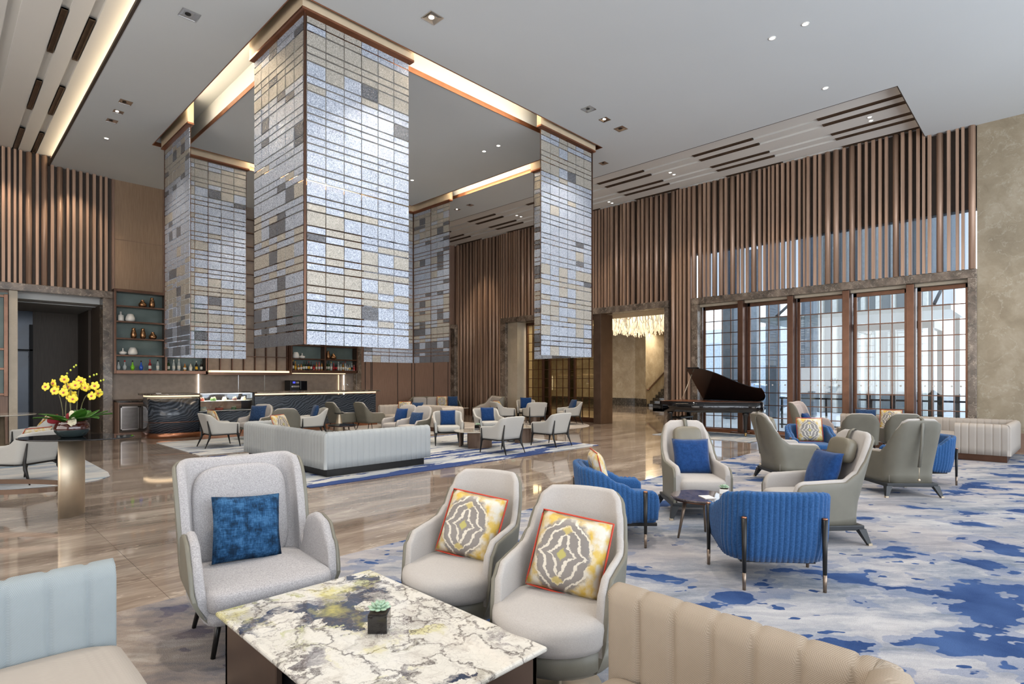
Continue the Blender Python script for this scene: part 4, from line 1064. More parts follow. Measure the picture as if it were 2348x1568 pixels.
def make_highback(label):
    t = thing('highback_armchair', label, 'armchair')
    path = upath(.66, .66, .14, 64)
    zt = prof([(0, 1.065), (.19, 1.06), (.27, 1.03), (.33, .94), (.38, .82), (.45, .69), (.55, .615), (.92, .60), (.97, .57), (1, .50)])
    zb = .18
    tub(path, zb, zt, 0, -.028, lean=.26, z0=.35, flare=.04, nar=.10, drop=.024).build('outer_shell', 'taupe', t)['label'] = 'taupe leather outer shell'
    tub(path, .30, zt, -.026, -.085, lean=.26, z0=.35, flare=.04, nar=.10).build('inner_upholstery', 'cream', t)
    MB().sell((0, -.05, .37), .275, .33, .09, .3, .4).build('seat_cushion', 'cream', t)
    MB().box(-.29, -.32, .17, .29, .30, .32).build('seat_base', 'cream', t, bevel=.02)
    m = MB(); m.box(-.338, -.338, .135, .338, .338, .185); m.build('base_frame', 'char', t, bevel=.008)
    for sx in (-1, 1):
        for sy in (-1, 1):
            m = MB(); a = (sx * .31, sy * .31)
            m.loft([[(sx * .365 + dx * .016, sy * .365 + dy * .016, 0.0) for dx, dy in ((-1, -1), (1, -1), (1, 1), (-1, 1))], [(a[0] + dx * .04, a[1] + dy * .036, .15) for dx, dy in ((-1, -1), (1, -1), (1, 1), (-1, 1))]], True, True, False)
            lg = m.build('leg', 'char', t)
            m = MB(); m.box(sx * .365 - .0185, sy * .365 - .0185, 0.0, sx * .365 + .0185, sy * .365 + .0185, .022); m.build('foot_cap', 'brass', lg)
    M = Matrix.Translation((0, .335, .865)) @ Matrix.Rotation(R(-14), 4, 'X')
    m = MB(M); m.sell((0, 0, 0), .17, .065, .128, .5, .55, 24, 14); hr = m.build('headrest', plain('brown_taupe_leather', (.15, .132, .095), .45, 0, .08, 5), t); hr['label'] = 'rounded taupe headrest cushion'
    m = MB(); m.tube([(0, .385, .96), (0, .43, 1.06), (0, .47, 1.078), (0, .515, 1.06), (0, .535, .96), (0, .505, .70), (0, .46, .42)], .006, 4)
    for i, p in enumerate(m.v): m.v[i] = Vector((p.x * 4, p.y, p.z))
    m.build('strap', 'taupe', t)
    m = MB(); m.tube([(0, .46, .42), (0, .455, .26)], .003, 6); m.sell((0, .455, .25), .018, .018, .018, 1, 1, 12, 8); m.build('counterweight', 'brass', t)
    return t


def make_barrel(label):
    t = thing('barrel_chair', label, 'armchair')
    path = upath(.74, .66, .22, 230)
    zt = prof([(0, .74), (.30, .74), (.44, .715), (.66, .60), (.80, .535), (.95, .53), (1, .49)])
    zb = lambda a: .20 + .05 * smooth((a - .5) * 2)
    pt = path[-1][5] / 46
    o = tub(path, zb, zt, .035, -.02, lean=.10, z0=.22, nv=9, rib=(.012, pt, 0, 2), tuck=.03).build('quilted_shell', 'blue', t)
    tub(path[::3], .25, zt, -.018, -.07, lean=.10, z0=.22, drop=.006).build('inner_upholstery', 'blue', t)
    MB().sell((0, -.06, .36), .30, .34, .08, .35, .4).build('seat_cushion', 'blue', t)
    MB().box(-.30, -.34, .20, .30, .28, .30).build('seat_base', 'blue', t, bevel=.03)
    MB().box(-.28, -.345, .17, .28, .25, .20).build('base_plate', 'black', t, bevel=.005)
    for (x, y, h) in ((-.405, -.20, .52), (.405, -.20, .52), (-.29, .375, .54), (.29, .375, .54)):
        m = MB(); m.tube([(x, y, .0), (x, y, h)], [.012, .021], 10); lg = m.build('leg', 'black', t)
        m = MB(); m.tube([(x, y, 0), (x, y, .13)], [.0125, .0152], 10); m.build('leg_sleeve', 'sleeve', lg); m = MB(); m.tube([(x, y, h), (x, y, h + .012)], [.0215, .018], 10); m.build('leg_cap', 'copper', lg)
    return t


def make_swivel(label):
    t = thing('swivel_chair', label, 'armchair')
    path = [(x, y + .06, nx, ny, a, s_) for x, y, nx, ny, a, s_ in upath(.61, .53, .22, 84)]
    zt = prof([(0, .96), (.26, .955), (.34, .925), (.40, .84), (.46, .73), (.55, .67), (.70, .655), (.87, .64), (.95, .58), (1, .38)])
    tub(path, .20, zt, 0, -.024, lean=.20, z0=.38, flare=.04, nar=.0, drop=.014, tuck=.05).build('outer_shell', 'taupe', t)['label'] = 'taupe leather outer shell'
    tub(path, .28, zt, -.022, -.062, lean=.20, z0=.38, flare=.04).build('inner_upholstery', 'cream', t)
    m = MB(); m.lathe([(.20, .16), (.28, .18), (.318, .22), (.318, .315)], (0, -.03, 0), 32); m.build('seat_base', 'taupe', t)
    m = MB(); m.lathe([(.25, .30), (.295, .312), (.312, .345), (.312, .41), (.306, .435), (.275, .455), (.15, .465), (.02, .468)], (0, -.085, 0), 36); m.build('seat_cushion', 'cream', t)
    m = MB(); m.tube([(0, 0, 0.01), (0, 0, .2)], .012, 10); m.build('stem', 'chrome', t)
    m = MB(); m.lathe([(.22, 0), (.22, .008), (.05, .014), (.02, .03)], (0, 0, 0), 28); m.build('base_disc', 'brass', t)
    return t


def make_wing(label, fab='wool'):
    t = thing('wing_chair', label, 'armchair')
    path = upath(.76, .68, .16, 90, inset=-.12)
    zt = prof([(0, 1.05), (.36, 1.06), (.44, 1.04), (.50, .97), (.53, .80), (.56, .50), (.585, .46), (.62, .58), (.68, .67), (.76, .695), (.85, .67), (.93, .56), (1, .38)])
    zb = lambda a: .19 + .03 * a
    tub(path, zb, zt, 0, -.024, lean=.20, z0=.3, flare=.03, drop=.012, tuck=.10, nv=10).build('outer_shell', 'taupe', t)['label'] = 'smooth taupe outer shell'
    tub(path, .26, zt, -.022, -.075, lean=.20, z0=.3, flare=.03, nv=10, tuck=.05).build('inner_upholstery', fab, t)
    M = Matrix.Translation((0, .325, .67)) @ Matrix.Rotation(R(-11), 4, 'X')
    MB(M).sell((0, 0, 0), .30, .05, .335, .55, .5, 32, 20).build('back_pad', fab, t)
    MB().sell((0, -.08, .35), .355, .37, .075, .3, .4).build('seat_cushion', fab, t)
    MB().sell((0, -.05, .255), .36, .36, .06, .3, .5).build('seat_base', fab, t)
    for sx in (-1, 1):
        for sy in (-1, 1):
            m = MB(); m.tube([(sx * .30, sy * .26, 0), (sx * .25, sy * .22, .24)], [.013, .018], 10); m.build('leg', 'black', t)
    return t


def make_lounge(label):
    """rounded-back armchair, cream inside, taupe outside, slim legs"""
    t = thing('lounge_armchair', label, 'armchair')
    path = upath(.66, .60, .12, 60)
    zt = prof([(0, .90), (.2, .895), (.28, .86), (.36, .76), (.48, .61), (.60, .58), (.93, .57), (1, .50)])
    tub(path, .27, zt, 0, -.024, lean=.22, z0=.34, flare=.05, drop=.012, nar=.08).build('outer_shell', 'taupe', t)['label'] = 'taupe outer shell'
    tub(path, .30, zt, -.022, -.07, lean=.22, z0=.34, flare=.05, nar=.08).build('inner_upholstery', 'cream', t)
    MB().sell((0, -.04, .38), .275, .31, .075, .3, .4).build('seat_cushion', 'cream', t)
    MB().box(-.29, -.28, .26, .29, .28, .31).build('seat_base', 'taupe', t, bevel=.015)
    for sx in (-1, 1):
        for sy in (-1, 1):
            m = MB(); m.tube([(sx * .29, sy * .30, 0), (sx * .24, sy * .22, .28)], [.008, .013], 8); m.build('leg', 'black', t)
    return t


def place(o, x, y, deg, z=.013): o.location = (x, y, z); o.rotation_euler = (0, 0, face_rz(deg)); return o


# foreground
place(make_wing('large grey winged armchair with rounded arms beside the marble coffee table'), 1.43, 3.66, 264)
sw = place(make_swivel('cream and taupe swivel armchair, the farther of the foreground pair'), 2.30, 2.68, 200)
dup(sw, (2.27, 1.86, .013), face_rz(200), 'cream and taupe swivel armchair, the nearer of the foreground pair')
br = place(make_barrel('royal blue quilted barrel armchair seen from behind, nearest the camera'), 4.72, 1.70, 39)
dup(br, (4.80, 3.20, .013), face_rz(-45), 'royal blue quilted barrel armchair seen from its side, left of the tall headrest chair')
dup(br, (11.1, 3.2, .013), face_rz(213), 'royal blue barrel armchair facing the camera with a patterned cushion')
dup(br, (10.55, 1.55, .013), face_rz(135), 'royal blue barrel armchair mostly hidden behind a taupe high back')
hb = place(make_highback('high back armchair with headrest facing the camera, blue cushion on it'), 6.28, 3.08, 222)
dup(hb, (6.18, 1.80, .013), face_rz(138), 'high back armchair turned left with headrest and deep blue cushion')
dup(hb, (9.33, 3.02, .013), face_rz(-43), 'high back armchair seen from its side, turned right, near the piano')
dup(hb, (9.38, 1.62, .013), face_rz(43), 'high back armchair seen from behind with a strap hanging down its back')
place(make_wing('mauve winged armchair by the window with a blue cushion', 'mauve'), 13.95, 3.95, 272)
lg_ = place(make_lounge('taupe backed armchair before the window sofa, left of the two'), 13.2, 2.94, 22)
dup(lg_, (13.78, 2.30, .013), face_rz(22), 'taupe backed armchair before the window sofa, right of the two')
# bar group and centre group
dup(lg_, (5.95, 15.25, .013), face_rz(218), 'cream armchair with navy cushion facing the camera before the pastry case')
dup(lg_, (5.85, 13.25, .013), face_rz(70), 'taupe backed armchair seen from behind, before the long counter')
dup(lg_, (8.6, 15.5, .013), face_rz(5), 'taupe backed armchair, left of two side by side before the bar end')
dup(lg_, (9.2, 14.9, .013), face_rz(5), 'taupe backed armchair, right of two side by side before the bar end')
dup(lg_, (8.43, 12.28, .013), face_rz(195), 'cream armchair with blue cushion behind the central sofa, left one')
dup(lg_, (8.30, 11.45, .013), face_rz(195), 'cream armchair with dark cushion behind the central sofa, right one')
ac = place(make_tub_chair('grey armchair with black legs at the left end of the bar rug'), 4.73, 14.15, 0)
G = 'grey armchairs with black metal legs'; ac['group'] = G
for (x, y, a, lab) in ((7.15, 14.6, 165, 'grey armchair with navy cushion turned left before the long counter'),
                       (8.72, 10.62, 235, 'grey armchair with a bright blue cushion beside the right end of the central sofa'),
                       (10.35, 10.9, 245, 'grey armchair with a bright blue cushion behind the drum table'),
                       (8.55, 8.62, 90, 'grey armchair seen from behind at the front edge of the central rug, left one'),
                       (10.25, 8.68, 90, 'grey armchair seen from behind at the front edge of the central rug, right one'),
                       (13.9, 13.9, -20, 'far grey armchair turned right with a patterned cushion, by the taupe booth'),
                       (15.6, 14.4, 225, 'far grey armchair with a blue cushion close to the gridded screen'),
                       (14.45, 12.95, 60, 'far grey armchair seen from behind on the round rug'),
                       (15.45, 12.25, 150, 'far grey armchair turned left beside the gridded screen'),
                       (.97, 11.5, 128, 'grey armchair behind the console table at the left edge, nearer one'),
                       (1.5, 15.2, 150, 'grey armchair at the left edge, farther one beside the round table')):
    dup(ac, (x, y, .013), face_rz(a), lab, G)
# ------------------------------------------------------------------ cushions
def pil_on(x, y, deg, kind, lab, off=.10, z=.47, tilt=20, roll=0, w=.44, side=0, base=None):
    a = R(deg); dx, dy = math.cos(a), math.sin(a)
    return pillow(kind, (x - dx * off - dy * side, y - dy * off + dx * side, z), deg, lab, tilt, roll, w, w, base=base)


pil_on(1.44, 3.66, 264, 'chen', 'blue mottled chenille cushion on the grey winged armchair', .06, .435, 20, 4, .42, -.04)
pil_on(2.30, 2.68, 200, 'ikat', 'patterned yellow and grey cushion with red piping, on the farther swivel armchair', .02, .475, 24, 6, .41, 0, 'red')
pil_on(2.27, 1.86, 200, 'ikat', 'patterned yellow and grey cushion with red piping, on the nearer swivel armchair', .02, .475, 24, 6, .41, 0, 'red')
pil_on(4.80, 3.20, -45, 'ikat', 'patterned cushion peeking over the arm of the side-on blue armchair', .12, .45, 14, 0, .44, 0, 'red')
pil_on(11.1, 3.2, 213, 'ikat', 'patterned yellow and grey cushion on the blue armchair facing the camera', .06, .45, 14, 0, .44, 0, 'red')
pil_on(6.28, 3.08, 222, 'bluepil', 'royal blue cushion on the high back armchair facing the camera', .06, .455, 20, 0)
pil_on(6.18, 1.80, 138, 'bluepil', 'deep blue cushion on the high back armchair turned left', .06, .455, 20, 0)
pil_on(13.95, 3.95, 272, 'bluepil', 'blue cushion on the mauve winged armchair', .10, .435, 18, 0, .40)
pil_on(5.95, 15.25, 218, 'navypil', 'navy cushion on the cream armchair before the pastry case', .06, .46, 16)
pil_on(7.15, 14.6, 165, 'navypil', 'navy cushion on the grey armchair before the long counter', .06, .46, 16)
pil_on(4.73, 14.15, 0, 'ikat', 'patterned cushion on the armchair at the left end of the bar rug', .08, .46, 20, 0, .44, 0, 'red')
pil_on(8.43, 12.28, 195, 'bluepil', 'blue cushion on the left cream armchair behind the central sofa', .03, .46, 18, 0, .38)
pil_on(8.30, 11.45, 195, 'navypil', 'dark cushion on the right cream armchair behind the central sofa', .03, .40, 18, 0, .38)
pil_on(8.72, 10.62, 235, 'bluepil', 'bright blue cushion on the armchair right of the central sofa', .08, .46, 14, 0, .38)
pil_on(10.35, 10.9, 245, 'bluepil', 'bright blue cushion on the armchair behind the drum table', .08, .46, 14, 0, .38)
pil_on(15.6, 14.4, 225, 'bluepil', 'blue cushion on the far armchair by the gridded screen', .08, .46, 14)
pil_on(13.9, 13.9, -20, 'ikat', 'patterned cushion on the far armchair by the taupe booth', .08, .45, 30, 0, .44, 0, 'red')
pil_on(15.45, 12.25, 150, 'navypil', 'dark cushion on the far armchair turned left', .08, .46, 20)
pil_on(.97, 11.5, 128, 'ikat', 'patterned cushion on the nearer armchair at the left edge', .05, .47, 32, 0, .44, 0, 'red')
pil_on(1.5, 15.2, 150, 'ikat', 'patterned cushion on the farther armchair at the left edge', .05, .47, 32, 0, .44, 0, 'red')

# ------------------------------------------------------------------ sofas
def poly_path(pts, side, r=.06, step=.02):
    """polyline -> (x,y,nx,ny,a,s); side=+1: outward normal is to the right of travel. a=0 everywhere"""
    out = []; s = 0; P = [Vector(p) for p in pts]
    Q = []
    for i, p in enumerate(P):
        if 0 < i < len(P) - 1:
            d0 = (p - P[i - 1]).normalized(); d1 = (P[i + 1] - p).normalized()
            a = p - d0 * r; b = p + d1 * r
            for k in range(7): t = k / 6; Q.append(a * (1 - t) ** 2 + p * 2 * t * (1 - t) + b * t * t)
        else: Q.append(p)
    R_ = []
    for a, b in zip(Q, Q[1:]):
        n = max(1, int((b - a).length / step))
        for k in range(n): R_.append(a.lerp(b, k / n))
    R_.append(Q[-1])
    for i, p in enumerate(R_):
        d_ = (R_[min(i + 1, len(R_) - 1)] - R_[max(i - 1, 0)]).normalized(); n_ = Vector((d_.y, -d_.x)) * side
        if i: s += (p - R_[i - 1]).length
        out.append((p.x, p.y, n_.x, n_.y, 0, s))
    return out


def sofa(label, pts, side, fab, h, zb=.13, th=.15, pitch=.16, seats=(), plinth=(), seatfab=None, origin=None, both=1, plf='bronze', step=.02, r=.06):
    ox, oy = origin or pts[0]
    t = thing('sofa', label, 'sofa', (ox, oy, .013))
    L = [(x - ox, y - oy) for x, y in pts]
    tub(poly_path(L, side, r, pitch / 14), zb, lambda a: h, 0, -th, nv=4, rib=(min(.02, pitch * .13), pitch, both, 5)).build('channelled_back', fab, t)
    for (x0, y0, x1, y1) in seats:
        m = MB(); m.sell(((x0 + x1) / 2 - ox, (y0 + y1) / 2 - oy, .33), (x1 - x0) / 2, (y1 - y0) / 2, .11, .16, .35, 36, 12); m.build('seat_cushion', seatfab or fab, t)
    for (x0, y0, x1, y1) in seats:
        m = MB(); m.box(x0 - ox + .01, y0 - oy + .01, zb + .0, x1 - ox - .01, y1 - oy - .01, .26); m.build('seat_base', fab, t, bevel=.02)
    for (x0, y0, x1, y1) in plinth:
        m = MB(); m.box(x0 - ox, y0 - oy, 0, x1 - ox, y1 - oy, zb); m.build('plinth', plf, t)
    return t


# left foreground: back along X at y=3.1, faces -Y
sofa('pale grey channel-backed sofa cut off at the lower left corner', [(-2.4, 3.20), (.58, 3.20)], -1, 'ice', .76, seats=[(-2.3, 2.22, .60, 3.08)], plinth=[(-2.3, 2.3, .5, 3.1)], seatfab='beigechan', pitch=.137, th=.14)
# right foreground: back along Y, faces -X, with arm at the near end
sofa('oatmeal woven channel-backed sofa at the lower right, back toward the carpet', [(2.02, 1.30), (2.02, .28), (1.2, .20)], 1 if False else -1, 'oat', .76, seats=[(1.25, .36, 1.90, 1.28)], plinth=[(1.3, .3, 2.0, 1.25)], pitch=.145, th=.14, r=.12)
# central L sofa
sofa('light grey channelled corner sofa seen from behind in the centre of the hall', [(6.45, 8.36), (4.34, 8.36), (4.34, 11.75), (5.15, 11.75)], -1, 'sofa_grey', .73, th=.16, pitch=.108,
     seats=[(4.5, 8.52, 6.42, 9.3), (4.5, 9.3, 5.25, 11.6)], plinth=[(4.42, 8.44, 6.35, 9.2), (4.42, 9.2, 5.15, 11.65)], plf='black', both=0)
# right window sofa
sofa('long beige channelled sofa along the window with a short return at the right', [(15.95, 3.9), (15.95, .55), (14.0, .62), (14.0, 1.46)], -1, 'beigechan', .72, th=.16, pitch=.12,
     seats=[(15.05, 1.5, 15.78, 3.85), (14.2, .80, 15.78, 1.5)], plinth=[(15.1, .7, 15.85, 3.85), (14.08, .68, 15.6, 1.42)])
# far channel sofa (L, faces camera-left)
sofa('beige channelled corner sofa behind the central group, facing the camera', [(10.0, 15.75), (11.05, 15.75), (11.25, 15.4), (11.25, 12.8), (10.3, 12.8)], -1, 'beigechan', .74, th=.15, pitch=.17,
     seats=[(10.05, 14.9, 11.1, 15.6), (10.4, 13.0, 11.1, 14.9)], plinth=[(10.05, 15.0, 11.0, 15.6), (10.5, 13.0, 11.1, 14.9)], r=.3)
# far curved sofa
cs = thing('curved_sofa', 'farthest cream sofa with wide curved back by the wood panelling', 'sofa', (14.0, 17.9, .013), R(-28))
pth = upath(2.1, .9, .42, 80)
tub(pth, .2, prof([(0, .86), (.45, .86), (.6, .74), (.9, .52), (1, .46)]), 0, -.05, lean=.12, z0=.3).build('outer_shell', 'taupe', cs)
for k in (-1, 0, 1): MB().sell((k * .56, .30, .62), .275, .09, .22, .25, .35, 20, 12).build('back_cushion', 'cream', cs)
MB().sell((0, -.05, .36), .93, .42, .1, .15, .3, 32, 10).build('seat_cushion', 'cream', cs)
MB().box(-.9, -.4, 0, .9, .35, .28).build('base', 'taupe', cs, bevel=.02)
pil_on(14.3, 17.8, 242, 'ikat', 'patterned cushion on the farthest curved sofa', -.02, .48, 14, 0, .42, 0, 'red')
pil_on(14.7, 17.6, 242, 'navypil', 'navy cushion on the farthest curved sofa', -.02, .48, 14, 0, .42)
bt_ = thing('booth_sofa', 'tall backed taupe booth sofa seen from behind at the far right of the rug', 'sofa', (14.75, 15.6, .013), face_rz(150))
pth = upath(1.7, .85, .12, 70)
tub(pth, .0, prof([(0, .92), (.55, .92), (.75, .6), (1, .45)]), 0, -.05, lean=.10, z0=.3).build('outer_shell', 'taupe', bt_)
tub(pth, .1, prof([(0, .90), (.55, .90), (.75, .58), (1, .43)]), -.05, -.13, lean=.10, z0=.3).build('inner_upholstery', 'cream', bt_)
MB().sell((0, -.06, .33), .74, .42, .11, .2, .35, 32, 10).build('seat_cushion', 'cream', bt_)
MB().box(-.72, -.36, .0, .72, .34, .24).build('base', 'cream', bt_, bevel=.02)
pil_on(10.75, 15.35, 225, 'ikat', 'patterned cushion in the corner of the beige channelled sofa', 0, .44, 14, 0, .42, 0, 'red')
pil_on(11.0, 15.0, 215, 'navypil', 'navy cushion in the corner of the beige channelled sofa', 0, .44, 14, 0, .40)
pil_on(5.0, 11.3, 300, 'ikat', 'patterned cushion just showing over the central sofa back', .0, .46, 25, 0, .44, 0, 'red')
pil_on(15.55, 3.3, 190, 'navypil', 'navy cushion on the window sofa', .0, .44, 14, 0, .44)
pil_on(15.58, 2.8, 185, 'ikat', 'patterned cushion on the window sofa beside the navy one', .0, .44, 14, 0, .44, 0, 'red')

# ------------------------------------------------------------------ tables
ct_ = thing('coffee_table', 'square coffee table with white, grey and yellow veined marble top', 'coffee table', (1.00, 1.62, .013))
m = MB(); m.box(0, 0, .375, .90, 1.46, .40)
m.build('marble_top', 'tabletop', ct_, bevel=.012, seg=3)
m = MB(); m.box(.03, .80, .0, .06, 1.40, .375); m.box(.03, 1.37, 0, .87, 1.40, .375); m.box(.84, .8, 0, .87, 1.40, .375); m.build('bronze_base', 'tabbr', ct_, bevel=.004)
m = MB(); m.box(.12, .04, .0, .87, .07, .375); m.box(.84, .04, 0, .87, .62, .375); m.box(.20, .62, 0, .87, .65, .375); m.build('bronze_base', 'tabbr', ct_, bevel=.004)
m = MB(); m.box(.1, .1, 0, .8, 1.3, .37); m.build('recess_shade_core', 'dark', ct_)  # dark block painting in the shade of the hollow base


def succulent(x, y, z, rz, lab, pot, potlab, s=1.0, grp='small potted succulents'):
    t = thing('potted_succulent', lab, 'potted plant', (x, y, z), rz, grp); a = .043 * s
    m = MB()
    if pot == 'white': m.prism([(-a * 1.3, -a * .9), (a * 1.3, -a * .9), (a * 1.3, a * .9), (-a * 1.3, a * .9)], 0, .045 * s)
    else: m.box(-a, -a, 0, a, a, .085 * s)
    m.build('pot', 'white' if pot == 'white' else 'piano', t, bevel=.003)
    z0 = .045 * s if pot == 'white' else .085 * s
    m = MB(); m.box(-a * .88, -a * .88, z0 - .002, a * .88, a * .88, z0 + .002); m.build('soil', 'backing', t)
    m = MB()
    for ring, (n, el, L) in enumerate(((8, 15, .050), (7, 38, .045), (5, 60, .035), (3, 80, .022))):
        for k in range(n):
            az = 2 * math.pi * k / n + ring * .5; M = Matrix.Translation((0, 0, z0 + .008)) @ Matrix.Rotation(az, 4, 'Z') @ Matrix.Rotation(-R(el), 4, 'Y') @ Matrix.Translation((L * s / 2 + .006, 0, 0))
            m.x = M; m.sell((0, 0, 0), L * s / 2, .012 * s, .006 * s, 1, 1, 8, 6)
    m.x = None; m.build('rosette', MT['succ'], t)
    return t


MT['succ'] = plain('succulent_green', (.30, .42, .30), .5, 0, .35, 30)
MT['succ2'] = plain('succulent_olive', (.22, .27, .12), .5, 0, .35, 30)
succulent(1.47, 2.30, .413, R(45), 'pale green succulent in a glossy black cube pot on the marble coffee table', 'black', '', 1.05)


def side_table(x, y, h, r, lab, top='darkmarble', legs=3, rz=0, name='side_table', z=.013):
    t = thing(name, lab, 'side table', (x, y, z), rz)
    m = MB(); m.lathe([(r - .02, h - .022), (r, h - .018), (r, h - .002), (r - .004, h)], (0, 0, 0), 40); m.build('table_top', top, t)
    m = MB(); m.lathe([(r - .05, h - .04), (r - .012, h - .035), (r - .012, h - .02)], (0, 0, 0), 40); m.build('rim', 'bronze', t)
    for k in range(legs):
        a = 2 * math.pi * k / legs
        m = MB(); m.tube([(math.cos(a) * r * .80, math.sin(a) * r * .80, 0), (math.cos(a) * r * .55, math.sin(a) * r * .55, h - .03)], [.010, .020], 8); m.build('leg', 'sleeve', t)
    return t


side_table(5.35, 2.55, .42, .30, 'round dark marble side table between the blue and high back armchairs', rz=.3)
side_table(9.95, 2.50, .44, .24, 'small round dark table between the farther high back armchairs', rz=.6)
succulent(5.62, 2.44, .433, .3, 'succulent in a low white dish on the round dark side table', 'white', '', 1.0)
m = MB(); m.box(0, 0, 0, .15, .11, .004); o = m.build('leaflet', 'white'); o.location = (5.30, 2.38, .4345); o.rotation_euler = (0, 0, .9); tag(o, 'white leaflet lying on the round dark side table', 'leaflet')
side_table(5.6, 14.15, .50, .30, 'small pale round table between the bar armchairs', 'palemarble', rz=.2)
side_table(14.0, 15.0 if False else 16.3, .48, .3, 'low round table before the farthest sofas', 'palemarble', rz=.2)
side_table(7.0, 12.6, .46, .35, 'low dark glossy table behind the central sofa', 'blackglass', rz=.2)


def drum(x, y, r, h, lab, top='palemarble', z=.014):
    t = thing('drum_table', lab, 'coffee table', (x, y, z))
    m = MB(); m.lathe([(r, h), (r, h + .022)], (0, 0, 0), 44); m.build('marble_top', top, t, bevel=.004)
    for a0, a1, q in ((200, 290, .78), (20, 80, .78), (110, 150, .78)):
        m = MB(); n = 12; rings = []
        for k in range(n + 1):
            a = R(a0 + (a1 - a0) * k / n); c_, s_ = math.cos(a), math.sin(a)
            rings.append([(c_ * r * q, s_ * r * q, 0), (c_ * (r * q - .03), s_ * (r * q - .03), 0), (c_ * (r * q - .03), s_ * (r * q - .03), h), (c_ * r * q, s_ * r * q, h)])
        m.loft(rings, True, True, False); m.build('curved_base', 'tabbr', t)
    return t


drum(8.85, 9.75, .52, .36, 'round coffee table with curved bronze supports and pale marble top, right of the central sofa')
drum(10.35, 9.75, .45, .36, 'round coffee table with curved bronze supports between the two right armchairs')
drum(15.0, 13.5, .36, .5, 'far drum table on the round rug among the grey armchairs')
succulent(8.92, 9.78, .396, .4, 'succulent in a dark faceted pot on the left round coffee table', 'black', '', 1.3)
succulent(10.3, 9.95, .396, .4, 'white potted succulent on the right round coffee table', 'white', '', 1.3)
t = thing('round_table', 'round pale marble table cut off by the left edge of the photo', 'table', (1.12, 17.6, .012))
m = MB(); m.lathe([(.58, .73), (.62, .74), (.62, .76)], (0, 0, 0), 40); m.build('table_top', 'palemarble', t)
m = MB(); m.lathe([(.3, 0), (.28, .03), (.06, .06), (.05, .73)], (0, 0, 0), 24); m.build('pedestal', 'brass', t)
t = thing('brass_stand', 'flared brass pedestal table beside the two taupe armchairs', 'side table', (8.15, 14.85, .013))
m = MB(); m.lathe([(.13, 0), (.10, .25), (.05, .55), (.045, .58)], (0, 0, 0), 16); m.build('pedestal', 'brass', t)
m = MB(); m.lathe([(.13, .58), (.13, .6)], (0, 0, 0), 24); m.build('table_top', 'blackglass', t)
# ------------------------------------------------------------------ console and orchid
ko = thing('console_table', 'console with black glass oval top on a brushed brass post', 'console table', (1.17, 8.22, 0))
M = Matrix.Rotation(R(-43), 4, 'Z')
m = MB(M); m.lathe([(.60, .905), (.615, .91), (.615, .918), (.605, .922)], (0, 0, 0), 56, 1, .62); m.build('table_top', 'blackglass', ko)
pts = [(.13 * math.cos(t) - .0, .20 * math.sin(t)) for t in [-math.pi / 2 + math.pi * k / 16 for k in range(17)]]
m = MB(Matrix.Translation((0, .06, 0)) @ Matrix.Rotation(R(-38), 4, 'Z')); m.prism([(x - .07, y) for x, y in pts], 0, .905, True); m.build('post', 'brass', ko)
m = MB(); n = 48
for (zz) in (.30,):
    rings = []
    for k in range(n + 1):
        a = 2 * math.pi * k / n; q = Vector((.95 * math.cos(a) - .98, .36 * math.sin(a))); q = Vector((q.x * .696 + q.y * .718, -q.x * .718 + q.y * .696))
        q2 = Vector((.93 * math.cos(a) - .98, .34 * math.sin(a))); q2 = Vector((q2.x * .696 + q2.y * .718, -q2.x * .718 + q2.y * .696))
        rings.append([(q.x - .02, q.y + .08, zz), (q2.x - .02, q2.y + .08, zz), (q2.x - .02, q2.y + .08, zz + .055), (q.x - .02, q.y + .08, zz + .055)])
    m.loft(rings, True, False, False)
m.build('band', 'tabbr', ko)
m = MB(Matrix.Translation((-1.36, 1.46, 0)) @ Matrix.Rotation(R(142), 4, 'Z')); m.prism([(x - .07, y) for x, y in pts], 0, .905, True); m.build('post', 'brass', ko)
oc = thing('orchid', 'yellow orchid arrangement with red ribbon in a dark glazed bowl', 'potted plant', (1.13, 8.24, .922))
t_ = NT('two_tone_bowl_glaze'); z_ = t_.sep(t_.coord())[2]
t_.set(t_.ramp(z_, [(.085, (.030, .042, .042)), (.095, (.045, .008, .006))]), .12, 0, .6, Coat_Weight=.5)
m = MB(); m.lathe([(.10, 0), (.13, .02), (.165, .07), (.17, .11), (.158, .15), (.142, .168), (.15, .185), (.142, .185), (.13, .165)], (0, 0, 0), 40); m.build('bowl', t_.m, oc)
m = MB(); m.lathe([(.132, .165), (.02, .175)], (0, 0, 0), 24); m.build('moss', plain('moss', (.05, .06, .02), .9), oc)
MT['leafg'] = plain('orchid_leaf_green', (.035, .12, .012), .35, 0, .3, 12); MT['yel'] = plain('orchid_yellow', (.80, .62, .04), .5, 0, .12, 30); MT['stemg'] = plain('orchid_stem', (.10, .09, .03), .5); MT['mag'] = plain('orchid_lip', (.45, .06, .10), .5); MT['budg'] = plain('orchid_bud', (.45, .50, .05), .5)
MT['redt'] = plain('red_mesh_ribbon', (.22, .008, .015), .8); MT['cork'] = plain('pale_cork_leaf', (.62, .58, .42), .8, 0, .2, 60)
RV = Vector((.696, -.718, 0)); DV = Vector((.718, .696, 0))


def leafm(m, base, dirv, L, wd, droop):
    n = 7; up = Vector((0, 0, 1)); side = dirv.cross(up).normalized(); A = []; B = []
    for k in range(n + 1):
        s_ = k / n; p = base + dirv * L * s_ + up * (L * .55 * s_ - droop * s_ * s_); hw = wd * math.sin(math.pi * min(1, s_ * .9 + .08)) ** .7
        A.append([p - side * hw + up * .012, p, p + side * hw + up * .012, p + side * hw * .98 + up * .009, p - up * .004, p - side * hw * .98 + up * .009])
    m.loft(A, True, True, True)


